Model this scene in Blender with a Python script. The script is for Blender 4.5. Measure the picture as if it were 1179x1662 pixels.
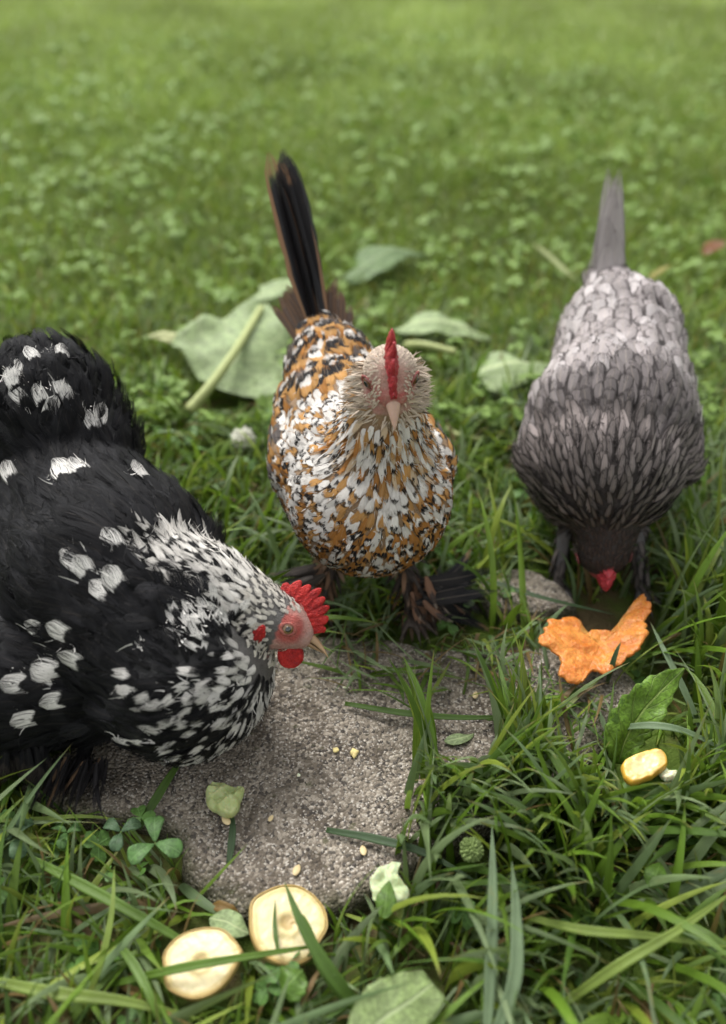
import bpy, bmesh, math, random
import numpy as np
from mathutils import Vector, Matrix, noise as mnoise
from mathutils.bvhtree import BVHTree

# ---------------------------------------------------------------- camera, world, sun
for o in list(bpy.data.objects): bpy.data.objects.remove(o)
SC = bpy.context.scene
COL = SC.collection
CAM_H, PITCH, FPX = 0.55, math.radians(38), 1439.0
cam = bpy.data.cameras.new('camera')
cam.sensor_fit = 'VERTICAL'; cam.sensor_height = 36.0; cam.lens = 36.0 * FPX / 1662.0
cam.clip_start = 0.02; cam.clip_end = 500
cam.dof.use_dof = True; cam.dof.focus_distance = 0.645; cam.dof.aperture_fstop = 2.9
camo = bpy.data.objects.new('camera', cam); COL.objects.link(camo)
camo.location = (0, 0, CAM_H); camo.rotation_euler = (math.pi / 2 - PITCH, 0, 0)
SC.camera = camo

W = bpy.data.worlds.new('World'); SC.world = W; W.use_nodes = True
wn = W.node_tree; wn.nodes.clear()
SUN_EL, SUN_AZ = math.radians(58), math.radians(-30)      # azimuth measured from +y towards +x
sky = wn.nodes.new('ShaderNodeTexSky'); sky.sky_type = 'NISHITA'; sky.sun_disc = False
sky.sun_elevation = SUN_EL; sky.sun_rotation = SUN_AZ; sky.air_density = 1.0; sky.dust_density = 4.0
hs = wn.nodes.new('ShaderNodeHueSaturation'); hs.inputs['Saturation'].default_value = 0.08
bgn = wn.nodes.new('ShaderNodeBackground'); bgn.inputs['Strength'].default_value = 0.15
wo = wn.nodes.new('ShaderNodeOutputWorld')
wn.links.new(sky.outputs[0], hs.inputs['Color']); wn.links.new(hs.outputs[0], bgn.inputs[0]); wn.links.new(bgn.outputs[0], wo.inputs[0])
sl = bpy.data.lights.new('sun', 'SUN'); sl.energy = 1.3; sl.angle = math.radians(28); sl.color = (1.0, 0.965, 0.91)
so = bpy.data.objects.new('sun', sl); COL.objects.link(so)
sd = Vector((math.sin(SUN_AZ) * math.cos(SUN_EL), math.cos(SUN_AZ) * math.cos(SUN_EL), math.sin(SUN_EL)))
so.rotation_euler = sd.to_track_quat('Z', 'Y').to_euler()
SC.view_settings.view_transform = 'Standard'; SC.view_settings.look = 'None'
SC.view_settings.exposure = 1.0; SC.view_settings.gamma = 1.0
SC.render.engine = 'CYCLES'
SC.cycles.transparent_max_bounces = 24; SC.cycles.max_bounces = 7; SC.cycles.use_denoising = True; SC.cycles.sample_clamp_indirect = 6

# ---------------------------------------------------------------- helpers
rng = np.random.default_rng(7); random.seed(7)
SOIL = -0.02
cP, sP = math.cos(PITCH), math.sin(PITCH)
def P(u, v, z=0.0):
    """point at height z seen at photo position u, v"""
    a = (u - 589.5) / FPX; b = (v - 831.0) / FPX
    d = Vector((a, cP - b * sP, -sP - b * cP)); t = (CAM_H - z) / -d.z
    return Vector((0, 0, CAM_H)) + d * t
def proj(p):
    p = np.asarray(p, float); y = p[..., 1]; z = p[..., 2] - CAM_H
    dep = y * cP - z * sP
    return 589.5 + FPX * p[..., 0] / dep, 831.0 + FPX * -(y * sP + z * cP) / dep
def V(*a): return Vector(a)
def arr(x): return np.asarray(x, float)
def nrm(a): return a / np.maximum(np.linalg.norm(a, axis=-1, keepdims=True), 1e-9)

def mesh(name, verts, faces, mat, parent=None, attrs=None, smooth=True):
    """verts Nx3, faces MxK array (or list), attrs name -> (kind, Nx3/Nx4)"""
    m = bpy.data.meshes.new(name)
    verts = np.asarray(verts, np.float32)
    if isinstance(faces, np.ndarray):
        k = faces.shape[1]; n = len(faces)
        m.vertices.add(len(verts)); m.vertices.foreach_set('co', verts.ravel())
        m.loops.add(n * k); m.loops.foreach_set('vertex_index', faces.astype(np.int32).ravel())
        m.polygons.add(n); m.polygons.foreach_set('loop_start', np.arange(0, n * k, k, dtype=np.int32))
        m.update(calc_edges=True); m.validate()
    else:
        m.from_pydata([tuple(map(float, v)) for v in verts], [], [tuple(f) for f in faces]); m.update()
    if attrs:
        for an, (kind, data) in attrs.items():
            data = np.asarray(data, np.float32)
            if kind == 'col':
                at = m.color_attributes.new(an, 'FLOAT_COLOR', 'POINT')
                if data.shape[1] == 3: data = np.concatenate([data, np.ones((len(data), 1), np.float32)], 1)
                at.data.foreach_set('color', data.ravel())
            else:
                at = m.attributes.new(an, 'FLOAT_VECTOR', 'POINT'); at.data.foreach_set('vector', data.ravel())
    if smooth: m.polygons.foreach_set('use_smooth', np.ones(len(m.polygons), bool))
    m.materials.append(mat)
    o = bpy.data.objects.new(name, m); COL.objects.link(o)
    if parent is not None: o.parent = parent
    return o
def tag(o, label=None, cat=None, group=None, kind=None):
    if label: o['label'] = label
    if cat: o['category'] = cat
    if group: o['group'] = group
    if kind: o['kind'] = kind
    return o
def empty(name, loc, label, cat, group=None):
    o = bpy.data.objects.new(name, None); COL.objects.link(o); o.location = loc; o.empty_display_size = .02
    tag(o, label, cat, group); return o
def under(o, root):
    """parent o, whose mesh is in world coordinates, keeping it in place"""
    o.parent = root; o.matrix_parent_inverse = Matrix.Translation(-Vector(root.location)); return o

# ---------------------------------------------------------------- material helpers
class NT:
    def __init__(s, name):
        s.m = bpy.data.materials.new(name); s.m.use_nodes = True; s.t = s.m.node_tree; s.t.nodes.clear()
        s.out = s.n('ShaderNodeOutputMaterial')
    def n(s, typ, **kw):
        x = s.t.nodes.new(typ)
        for k, v in kw.items(): setattr(x, k, v)
        return x
    def l(s, a, b): s.t.links.new(a, b)
    def val(s, inp, v):
        if hasattr(v, 'is_output') or isinstance(v, bpy.types.NodeSocket): s.l(v, inp)
        else: inp.default_value = v
    def math(s, op, a, b=0.0, c=0.0, clamp=False):
        x = s.n('ShaderNodeMath', operation=op); x.use_clamp = clamp
        s.val(x.inputs[0], a); s.val(x.inputs[1], b); s.val(x.inputs[2], c); return x.outputs[0]
    def step(s, x, lo, hi):
        r = s.n('ShaderNodeMapRange', interpolation_type='SMOOTHSTEP')
        s.val(r.inputs[0], x); s.val(r.inputs[1], lo); s.val(r.inputs[2], hi); return r.outputs[0]
    def mix(s, f, a, b, blend='MIX'):
        r = s.n('ShaderNodeMix', data_type='RGBA', blend_type=blend)
        s.val(r.inputs[0], f)
        for i, c in ((6, a), (7, b)):
            if isinstance(c, tuple): c = (*c, 1.0) if len(c) == 3 else c
            s.val(r.inputs[i], c)
        return r.outputs[2]
    def attr(s, name): return s.n('ShaderNodeAttribute', attribute_name=name)
    def sep(s, v): x = s.n('ShaderNodeSeparateXYZ'); s.l(v, x.inputs[0]); return x.outputs
    def comb(s, x, y, z):
        c = s.n('ShaderNodeCombineXYZ'); s.val(c.inputs[0], x); s.val(c.inputs[1], y); s.val(c.inputs[2], z); return c.outputs[0]
    def noise(s, scale, detail=2, rough=.5, vec=None, dist=0.0):
        x = s.n('ShaderNodeTexNoise'); x.inputs['Scale'].default_value = scale; x.inputs['Detail'].default_value = detail
        x.inputs['Roughness'].default_value = rough; x.inputs['Distortion'].default_value = dist
        if vec is not None: s.l(vec, x.inputs['Vector'])
        return x.outputs['Fac'], x.outputs['Color']
    def obj(s): return s.n('ShaderNodeTexCoord').outputs['Object']
    def bump(s, h, strength, dist=.001):
        b = s.n('ShaderNodeBump'); b.inputs['Strength'].default_value = strength; b.inputs['Distance'].default_value = dist
        s.l(h, b.inputs['Height']); return b.outputs[0]
    def bsdf(s, col, rough=.6, spec=.3, normal=None, sss=0.0, sss_r=(.01, .004, .003), coat=0.0):
        p = s.n('ShaderNodeBsdfPrincipled')
        if isinstance(col, tuple): col = (*col, 1.0) if len(col) == 3 else col
        s.val(p.inputs['Base Color'], col); s.val(p.inputs['Roughness'], rough); s.val(p.inputs['Specular IOR Level'], spec)
        p.inputs['Coat Weight'].default_value = coat; p.inputs['Coat Roughness'].default_value = .15
        if sss:
            p.inputs['Subsurface Weight'].default_value = sss; p.inputs['Subsurface Radius'].default_value = sss_r
            p.inputs['Subsurface Scale'].default_value = 1.0
        if normal is not None: s.l(normal, p.inputs['Normal'])
        return p.outputs[0]
    def done(s, sh): s.l(sh, s.out.inputs[0]); return s.m

def feather_material(name, laced=False, fray=.45, gloss=.25, rough=.6, streak=.35, shaft=.35):
    t = NT(name)
    f = t.sep(t.attr('fuv').outputs['Vector']); u, v, r = f[0], f[1], f[2]
    pt = t.sep(t.attr('pat').outputs['Vector'])
    au = t.math('ABSOLUTE', u)
    # barbs run outward and forward from the shaft
    c = t.math('SUBTRACT', v, t.math('MULTIPLY', au, t.math('MULTIPLY_ADD', v, .9, .25)))
    bv = t.comb(t.math('MULTIPLY', c, 26.0), t.math('MULTIPLY_ADD', u, 1.6, t.math('MULTIPLY', r, 91.0)), t.math('MULTIPLY', r, 37.0))
    barb, _ = t.noise(1.0, 3, .65, bv)
    wv = t.comb(t.math('MULTIPLY', u, 1.4), t.math('MULTIPLY', v, 2.5), t.math('MULTIPLY', r, 57.0))
    wob, _ = t.noise(1.3, 2, .5, wv)
    vv = t.math('ADD', v, t.math('MULTIPLY', t.math('SUBTRACT', barb, .5), .26))
    vv = t.math('ADD', vv, t.math('MULTIPLY', t.math('SUBTRACT', wob, .5), .34))
    if laced:
        e = t.math('MAXIMUM', t.math('POWER', au, 1.6), t.math('POWER', v, 5.0))
        vv = t.math('ADD', e, t.math('MULTIPLY', t.math('SUBTRACT', barb, .5), .35))
    else:
        vv = t.math('SUBTRACT', vv, t.math('MULTIPLY', t.math('MULTIPLY', u, u), t.math('MULTIPLY', pt[2], .22)))
    m1 = t.step(vv, t.math('SUBTRACT', pt[0], .05), t.math('ADD', pt[0], .05))
    m2 = t.step(vv, t.math('SUBTRACT', pt[1], .04), t.math('ADD', pt[1], .04))
    cc = t.mix(m1, t.attr('colA').outputs['Color'], t.attr('colB').outputs['Color'])
    cc = t.mix(m2, cc, t.attr('colC').outputs['Color'])
    sh = t.step(au, .10, .02)
    cc = t.mix(t.math('MULTIPLY', sh, shaft), cc, t.mix(.5, cc, (.5, .42, .33)))
    k = t.math('MULTIPLY_ADD', t.math('SUBTRACT', barb, .5), streak * 2.4, 1.0)
    kc = t.n('ShaderNodeVectorMath', operation='SCALE'); t.l(cc, kc.inputs[0]); t.l(k, kc.inputs['Scale'])
    bmp = t.bump(barb, .7, .0006)
    b = t.bsdf(kc.outputs[0], rough, gloss, bmp)
    tl = t.n('ShaderNodeBsdfTranslucent'); t.l(kc.outputs[0], tl.inputs[0])
    mx = t.n('ShaderNodeMixShader'); mx.inputs[0].default_value = .12; t.l(b, mx.inputs[1]); t.l(tl.outputs[0], mx.inputs[2])
    # frayed rim: real gaps between the barbs
    rim = t.math('MAXIMUM', au, t.math('MULTIPLY_ADD', v, 1.0, 0.0))
    cut = t.math('SUBTRACT', 1.02, t.math('MULTIPLY', t.step(barb, .42, .66), fray))
    al = t.math('LESS_THAN', rim, cut)
    tr = t.n('ShaderNodeBsdfTransparent')
    m2x = t.n('ShaderNodeMixShader'); t.l(al, m2x.inputs[0]); t.l(tr.outputs[0], m2x.inputs[1]); t.l(mx.outputs[0], m2x.inputs[2])
    return t.done(m2x.outputs[0])

def skin_material(name, bumpy=1.0, spec=.35, rough=.5):
    t = NT(name); o = t.obj()
    n1, _ = t.noise(900, 3, .6, o); n2, _ = t.noise(140, 3, .6, o)
    c = t.attr('bcol').outputs['Color']
    k = t.math('MULTIPLY_ADD', n2, .7, t.math('MULTIPLY_ADD', n1, .5, .4))
    kc = t.n('ShaderNodeVectorMath', operation='SCALE'); t.l(c, kc.inputs[0]); t.l(k, kc.inputs['Scale'])
    return t.done(t.bsdf(kc.outputs[0], rough, spec, t.bump(t.math('ADD', n1, n2), 1.0 * bumpy, .0016)))

def flesh_material(name, col, dark, scale=500, rough=.4, spec=.4, sss=.3, bump=.6):
    t = NT(name); o = t.obj()
    n1, _ = t.noise(scale, 3, .6, o); n2, _ = t.noise(scale * .2, 2, .5, o)
    vo = t.n('ShaderNodeTexVoronoi'); vo.inputs['Scale'].default_value = scale * 1.6; t.l(o, vo.inputs['Vector'])
    c = t.mix(t.step(t.math('ADD', n1, n2), .75, 1.25), dark, col)
    h = t.math('ADD', n1, vo.outputs['Distance'])
    return t.done(t.bsdf(c, rough, spec, t.bump(h, bump, .0007), sss, (.004, .0012, .0008)))

def blade_material(name, stripes=9.0, rough=.42, spec=.4, trans=.38):
    t = NT(name); f = t.sep(t.attr('guv').outputs['Vector']); u, v, r = f[0], f[1], f[2]
    c = t.attr('gcol').outputs['Color']
    sv = t.comb(t.math('MULTIPLY', u, stripes), t.math('MULTIPLY', v, 1.2), t.math('MULTIPLY', r, 77.0))
    n1, _ = t.noise(1.0, 3, .6, sv)
    o = t.obj(); n2, _ = t.noise(60, 3, .6, o); n3, _ = t.noise(900, 1, .5, o)
    rib = t.step(t.math('ABSOLUTE', u), .16, .04)
    k = t.math('MULTIPLY_ADD', n1, .9, t.math('MULTIPLY_ADD', n2, .6, .25))
    k = t.math('ADD', k, t.math('MULTIPLY', rib, -.12))
    kc = t.n('ShaderNodeVectorMath', operation='SCALE'); t.l(c, kc.inputs[0]); t.l(k, kc.inputs['Scale'])
    # dry, yellowed patches and tips
    dry = t.math('MULTIPLY', t.step(v, .86, 1.0), t.step(t.math('FRACT', t.math('MULTIPLY', r, 13.7)), .55, .75))
    spot = t.math('MULTIPLY', t.step(n2, .66, .74), .5)
    cc = t.mix(t.math('MAXIMUM', dry, spot), kc.outputs[0], (.24, .20, .065))
    bmp = t.bump(t.math('ADD', n1, t.math('MULTIPLY', n3, .3)), .5, .0006)
    b = t.bsdf(cc, rough, spec, bmp)
    tl = t.n('ShaderNodeBsdfTranslucent'); t.l(t.mix(.5, cc, (.16, .24, .02), 'MIX'), tl.inputs[0])
    mx = t.n('ShaderNodeMixShader'); mx.inputs[0].default_value = trans; t.l(b, mx.inputs[1]); t.l(tl.outputs[0], mx.inputs[2])
    return t.done(mx.outputs[0])

def leaf_material(name, col, vein, nv=7.0, slant=1.2, veinw=.16, rough=.45, crinkle=1.0, mottle=None, spec=.35, trans=.22):
    t = NT(name); f = t.sep(t.attr('guv').outputs['Vector']); u, v = f[0], f[1]
    au = t.math('ABSOLUTE', u); o = t.obj()
    n2, _ = t.noise(90, 4, .6, o); n3, _ = t.noise(420, 3, .6, o); n1, _ = t.noise(25, 2, .5, o)
    s = t.math('MULTIPLY', t.math('SUBTRACT', v, t.math('MULTIPLY', au, slant / nv * 1.0)), nv)
    s = t.math('ADD', s, t.math('MULTIPLY', n1, .35))
    fr = t.math('ABSOLUTE', t.math('SUBTRACT', t.math('FRACT', s), .5))
    side = t.math('MULTIPLY', t.step(fr, veinw * .6, .0), .7)
    mid = t.step(au, .085, .03)
    c = t.mix(t.step(t.math('ADD', n2, n3), .8, 1.25), tuple(x * .66 for x in col), tuple(min(1, x * 1.25) for x in col))
    if mottle: c = t.mix(t.step(n2, .60, .66), c, mottle)
    c = t.mix(t.math('MAXIMUM', side, mid), c, vein)
    h = t.math('SUBTRACT', t.math('ADD', n2, t.math('MULTIPLY', n3, .5)), t.math('MULTIPLY', t.math('MAXIMUM', side, mid), .8))
    b = t.bsdf(c, rough, spec, t.bump(h, .8 * crinkle, .0015))
    tl = t.n('ShaderNodeBsdfTranslucent'); t.l(c, tl.inputs[0])
    mx = t.n('ShaderNodeMixShader'); mx.inputs[0].default_value = trans; t.l(b, mx.inputs[1]); t.l(tl.outputs[0], mx.inputs[2])
    return t.done(mx.outputs[0])

def plain(name, col, rough=.5, spec=.4, coat=0.0, var=.25, scale=200, bump=.3, sss=0.0):
    t = NT(name); o = t.obj(); n, _ = t.noise(scale, 4, .6, o)
    c = t.mix(n, tuple(x * (1 - var) for x in col), tuple(min(1., x * (1 + var)) for x in col))
    return t.done(t.bsdf(c, rough, spec, t.bump(n, bump, .0006), sss, (.004, .003, .001), coat))

# ---------------------------------------------------------------- materials
def stone_material():
    t = NT('weathered_concrete'); o = t.obj()
    n0, _ = t.noise(7, 4, .55, o); n1, _ = t.noise(260, 4, .75, o); n2, _ = t.noise(38, 4, .6, o); nf, nfc = t.noise(700, 2, .6, o)
    vo = t.n('ShaderNodeTexVoronoi'); vo.inputs['Scale'].default_value = 430; t.l(o, vo.inputs['Vector'])
    v2 = t.n('ShaderNodeTexVoronoi'); v2.inputs['Scale'].default_value = 800; t.l(o, v2.inputs['Vector'])
    base = t.mix(t.step(n0, .35, .68), (.20, .168, .132), (.36, .31, .245))
    base = t.mix(t.math('MULTIPLY', t.step(n2, .45, .65), .8), base, (.12, .098, .075))
    g = t.sep(vo.outputs['Color'])
    base = t.mix(t.math('MULTIPLY', t.step(g[0], .62, .8), .65), base, (.50, .44, .36))
    base = t.mix(t.math('MULTIPLY', t.step(g[1], .72, .85), .75), base, (.055, .05, .048))
    g2 = t.sep(v2.outputs['Color'])
    base = t.mix(t.math('MULTIPLY', t.step(g2[0], .85, .93), .8), base, (.62, .57, .50))
    base = t.mix(t.math('MULTIPLY', t.step(n1, .55, .68), .55), base, (.07, .06, .05))
    n4, _ = t.noise(14, 5, .65, o, 1.5); base = t.mix(t.math('MULTIPLY', t.step(n4, .52, .62), .5), base, (.085, .068, .05))
    n5, _ = t.noise(90, 3, .6, o); rr = t.sep(t.attr('guv').outputs['Vector'])[0]
    base = t.mix(t.math('MULTIPLY', t.step(t.math('ADD', rr, t.math('MULTIPLY', n4, .35)), 1.02, 1.2), .7), base, (.055, .06, .025))
    base = t.mix(t.math('MULTIPLY', t.step(n5, .64, .70), .6), base, (.07, .075, .03))
    h = t.math('ADD', t.math('MULTIPLY', vo.outputs['Distance'], -1.6), t.math('ADD', t.math('MULTIPLY', n1, 1.5), t.math('MULTIPLY', n2, 1.0)))
    return t.done(t.bsdf(base, .9, .2, t.bump(h, 1.0, .0016)))
def soil_material():
    t = NT('soil_and_turf'); o = t.obj()
    n0, _ = t.noise(3, 4, .6, o); n1, _ = t.noise(70, 5, .7, o); n2, _ = t.noise(18, 4, .6, o)
    near = t.mix(n1, (.045, .036, .02), (.16, .12, .06))
    near = t.mix(t.step(n2, .36, .55), near, (.085, .13, .024))
    far = t.mix(t.step(n1, .3, .7), (.12, .175, .035), (.21, .27, .07))
    far = t.mix(t.math('MULTIPLY', t.step(n0, .4, .65), .6), far, (.16, .20, .05))
    y = t.sep(o)[1]
    c = t.mix(t.step(y, .8, 2.2), near, far)
    return t.done(t.bsdf(c, .95, .1, t.bump(n1, 1.0, .006)))
M_GRASS = blade_material('grass_blade')
M_GRASS_FAR = blade_material('lawn_grass', 3.0, .5, .3)
M_CLOVER = leaf_material('clover_leaf', (.085, .18, .035), (.13, .25, .07), 5, 1.0, .10, .5, .5)
M_STONE, M_SOIL = stone_material(), soil_material()

M_BARB = feather_material('loose_barbs', fray=0.0, gloss=.2, rough=.65, streak=.3, shaft=0.0)
# ---------------------------------------------------------------- the ground
def ground_z(x, y):
    return SOIL + .004 * math.sin(x * 17 + 1) * math.cos(y * 13) * math.exp(-((y - .6) / 2) ** 2)
def build_ground():
    xs = np.concatenate([np.linspace(-60, -2, 10), np.linspace(-1.8, 1.8, 61), np.linspace(2, 60, 10)])
    ys = np.concatenate([np.linspace(-20, -.6, 6), np.linspace(-.5, 3.5, 71), np.linspace(4, 90, 14)])
    X, Y = np.meshgrid(xs, ys)
    Z = SOIL + .004 * np.sin(X * 17 + 1) * np.cos(Y * 13) * np.exp(-((Y - .6) / 2) ** 2)
    vs = np.stack([X, Y, Z], -1).reshape(-1, 3); nx = len(xs)
    i = (np.arange(len(ys) - 1)[:, None] * nx + np.arange(nx - 1)).ravel()
    o = mesh('ground', vs, np.stack([i, i + 1, i + nx + 1, i + nx], 1), M_SOIL); tag(o, kind='structure')
build_ground()

def fbm(p, s, oct=3):
    v = 0; a = 1
    for k in range(oct): v += a * mnoise.noise(Vector(p) * s); s *= 2.1; a *= .5
    return v
def star_solid(name, outline, centre, thick, mat, parent=None, rings=14, seg=120, top=None, rag=0.0, ragscale=60, lump=0.0, lumpscale=80, lo=0.0, edge=.35, seed=0, attrs=False):
    """closed lumpy slab: outline = 3-D points around centre, thickness thick, top surface displaced by noise"""
    c = arr(centre); pts = arr([list(p) for p in outline]); n = len(pts)
    tt = np.linspace(0, n, seg, endpoint=False)
    i0 = np.floor(tt).astype(int); fr = (tt - i0)
    def cr(p0, p1, p2, p3, t):
        t = t[:, None]; return .5 * (2 * p1 + (p2 - p0) * t + (2 * p0 - 5 * p1 + 4 * p2 - p3) * t ** 2 + (3 * p1 - p0 - 3 * p2 + p3) * t ** 3)
    ring = cr(pts[(i0 - 1) % n], pts[i0 % n], pts[(i0 + 1) % n], pts[(i0 + 2) % n], fr)
    if rag:
        for k in range(seg):
            d = ring[k] - c; ring[k] = c + d * (1 + rag * fbm(tuple(ring[k] + seed), ragscale))
    vs, uv = [], []
    for side in (1, -1):
        for r in range(rings + 1):
            s = r / rings; s = s ** .8
            if side == -1 and r == rings: continue
            for k in range(seg):
                p = c + (ring[k] - c) * s
                prof = (max(0, 1 - ((s - (1 - edge)) / edge) ** 2) ** .5) if s > 1 - edge else 1.0
                h = thick * prof * .5 * side + (ring[k][2] - c[2]) * 0
                if side == 1 or lo: h += lump * fbm((p[0] + seed, p[1], side * 3.), lumpscale) * (prof * .8 + .2) * (1 if side == 1 else .4)
                if top and side == 1: h += top(p)
                vs.append((p[0], p[1], p[2] + h)); uv.append((s, k / seg, 0))
    fs = []
    R = rings + 1
    for r in range(rings):
        for k in range(seg):
            a = r * seg + k; b = r * seg + (k + 1) % seg
            fs.append((a, b, b + seg, a + seg))
    off = R * seg
    def bi(r, k): return off + r * seg + k if r < rings else (R - 1) * seg + k
    for r in range(rings):
        for k in range(seg):
            k2 = (k + 1) % seg
            fs.append((bi(r, k), bi(r + 1, k), bi(r + 1, k2), bi(r, k2)))
    vs = np.array(vs)
    o = mesh(name, vs, np.array(fs), mat, attrs={'guv': ('vec', uv)})
    # weld the coincident centre rings
    bm = bmesh.new(); bm.from_mesh(o.data); bmesh.ops.remove_doubles(bm, verts=bm.verts, dist=1e-6); bm.normal_update(); bm.to_mesh(o.data); bm.free()
    if parent is not None: under(o, parent)
    return o

SLAB_PX = [(30, 1262), (100, 1312), (270, 1345), (300, 1425), (395, 1492), (500, 1490), (600, 1462), (700, 1395), (830, 1330), (960, 1240),
           (1035, 1165), (1045, 1115), (1000, 1075), (900, 1050), (800, 1045), (700, 1050), (600, 1030), (480, 1030), (330, 1080), (150, 1170)]
slab_pts = [P(u, v, 0) for u, v in SLAB_PX]
slab_c = P(560, 1210, 0)
slab = star_solid('stepping_stone', [p - V(0, 0, .014) for p in slab_pts], slab_c - V(0, 0, .014), .03, M_STONE, rings=60, seg=360,
                  rag=.035, ragscale=22, lump=.0022, lumpscale=18, edge=.07)
tag(slab, 'rough weathered concrete stepping stone half overgrown by grass', 'stepping stone')
STONE_BVH = BVHTree.FromObject(slab, bpy.context.evaluated_depsgraph_get())
def stone_z(x, y):
    h = STONE_BVH.ray_cast(Vector((x, y, .2)), Vector((0, 0, -1)))
    return h[0].z if h[0] is not None else SOIL
back_pts = [P(u, v, 0) for u, v in [(770, 950), (800, 930), (850, 920), (890, 935), (930, 965), (935, 985), (880, 995), (800, 985)]]
back = star_solid('stepping_stone', [p - V(0, 0, .012) for p in back_pts], P(850, 957, 0) - V(0, 0, .012), .026, M_STONE, rings=24, seg=120, rag=.06, ragscale=40, lump=.002, lumpscale=30, edge=.15)
tag(back, 'small corner of weathered stone showing in the grass between the speckled and the grey hen', 'stepping stone')
SLAB2D = arr([(p.x, p.y) for p in slab_pts])
def wob(x, y):
    x = np.asarray(x); y = np.asarray(y); return x + .012 * np.sin(y * 210) * np.sin(x * 95 + 1), y + .012 * np.sin(x * 190 + 2) * np.cos(y * 80)
def inside(poly, x, y):
    x = np.asarray(x); y = np.asarray(y); r = np.zeros(x.shape, bool); n = len(poly); j = n - 1
    for i in range(n):
        xi, yi = poly[i]; xj, yj = poly[j]
        c = ((yi > y) != (yj > y)) & (x < (xj - xi) * (y - yi) / (yj - yi + 1e-12) + xi)
        r ^= c; j = i
    return r

# ---------------------------------------------------------------- feathers
PROFILE = {
    'round': lambda v: (.30 + .70 * v ** .8) * np.sqrt(np.clip(1.02 - v ** 4, 0, 1)),
    'lance': lambda v: np.sin(np.pi * (.12 + .86 * v ** .85)) ** .8,
    'long': lambda v: (.45 + .55 * np.minimum(1, v * 3)) * np.sqrt(np.clip(1.02 - v ** 7, 0, 1)),
    'strand': lambda v: (1.02 - v) ** .6,
}
def feather_mesh(name, F, mat, bvh, rows=7, cols=5, seed=1):
    """F: list of dicts p, t, n, L, W, shape, A, B, C, pat(3), lift, conform, droop"""
    g = np.random.default_rng(seed); N = len(F)
    if N == 0: return None
    vs = np.zeros((N, rows, cols, 3)); S = np.linspace(0, 1, rows); U = np.linspace(-1, 1, cols)
    uv = np.zeros((N, rows, cols, 3)); cA = np.zeros((N, rows, cols, 3)); cB = cA.copy(); cC = cA.copy(); pt = cA.copy()
    for i, f in enumerate(F):
        L, Wd = f['L'], f['W']; p = Vector(f['p']); t = Vector(f['t']).normalized(); n = Vector(f['n']).normalized()
        ds = L / (rows - 1); conf = f.get('conform', 1.0); lift = f.get('lift', .08) * g.uniform(.5, 1.6); w = PROFILE[f['shape']](S) * Wd * .5
        roll = g.normal() * f.get('roll', .16); camber = f.get('camber', .14); rnd = g.random(); curl = f.get('curl', 0.0); droop = f.get('droop', 0.0)
        bend = g.normal() * f.get('bend', .05)
        q = p - n * .0015; jt = f.get('jit', .16); t = (t + n.cross(t) * g.normal() * jt).normalized()
        for k in range(rows):
            s = S[k]
            if k:
                q2 = q + t * ds
                if conf > 0 and bvh is not None:
                    loc, nn, _, _ = bvh.find_nearest(q2)
                    if loc is not None:
                        tgt = loc + nn * (lift * L * s + .0006)
                        q2 = q2.lerp(tgt, conf); n = n.lerp(nn, conf * .8).normalized()
                d = (q2 - q)
                if d.length > 1e-7: t = d.normalized()
                if curl: t = (t + n * curl / rows).normalized()
                if droop: t = (t + Vector((0, 0, -droop / rows))).normalized()
                sd_ = n.cross(t)
                t = (t + sd_ * bend / rows).normalized()
                q = q + t * ds
                if conf > 0 and conf >= .99: q = q2
            side = n.cross(t)
            if side.length < 1e-6: side = Vector((1, 0, 0))
            side.normalize(); nn2 = t.cross(side).normalized()
            if nn2.dot(n) < 0: nn2 = -nn2
            sr = (side * math.cos(roll) + nn2 * math.sin(roll)); nr = nn2 * math.cos(roll) - side * math.sin(roll)
            for c in range(cols):
                u = U[c]; jit = 1 + (g.random() - .5) * .14 * (abs(u) > .9)
                vs[i, k, c] = q + sr * (u * w[k] * jit) - nr * (camber * u * u * w[k])
            uv[i, k, :, 0] = U; uv[i, k, :, 1] = s; uv[i, k, :, 2] = rnd
        j = 1 + g.normal() * .10
        cA[i] = np.clip(arr(f['A']) * j, 0, 1); cB[i] = np.clip(arr(f['B']) * j, 0, 1); cC[i] = np.clip(arr(f['C']) * j, 0, 1); pt[i] = f['pat']
    base = (np.arange(N) * rows * cols)[:, None]
    k = (np.arange(rows - 1)[:, None] * cols + np.arange(cols - 1)).ravel()[None]
    a = (base + k).ravel(); fs = np.stack([a, a + 1, a + cols + 1, a + cols], 1)
    r = lambda x: x.reshape(-1, 3)
    return mesh(name, r(vs), fs, mat, attrs={'fuv': ('vec', r(uv)), 'pat': ('vec', r(pt)), 'colA': ('col', r(cA)), 'colB': ('col', r(cB)), 'colC': ('col', r(cC))})

def filaments(F, k, seed=1, frac=.4, w=.0011, spread=.5):
    """loose barbs that break up the outline of the feathers in F"""
    g = random.Random(seed); out = []
    for f in F:
        p, t, n = Vector(f['p']), Vector(f['t']).normalized(), Vector(f['n']).normalized(); sd_ = n.cross(t); L = f['L']
        for _ in range(k):
            v = g.uniform(.35, .80); u = g.uniform(-1, 1)
            vc = v + .25 * frac + g.gauss(0, .06); c = f['C'] if vc > f['pat'][1] else (f['B'] if vc > f['pat'][0] else f['A'])
            q = p + t * (L * v) + sd_ * (u * f['W'] * .45) + n * (f.get('lift', .1) * L * v * 1.1)
            out.append(dict(p=q, t=(t + sd_ * (u * spread + g.gauss(0, .25))), n=n, L=L * frac * g.uniform(.6, 1.2), W=w * g.uniform(.6, 1.4), shape='strand', A=c, B=c, C=c, pat=(.5, 2, .5),
                            lift=.25 + f.get('lift', .1), conform=.7 if f.get('conform', 1) > 0 else 0, roll=.5, bend=.5, jit=.1))
    return out
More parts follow.
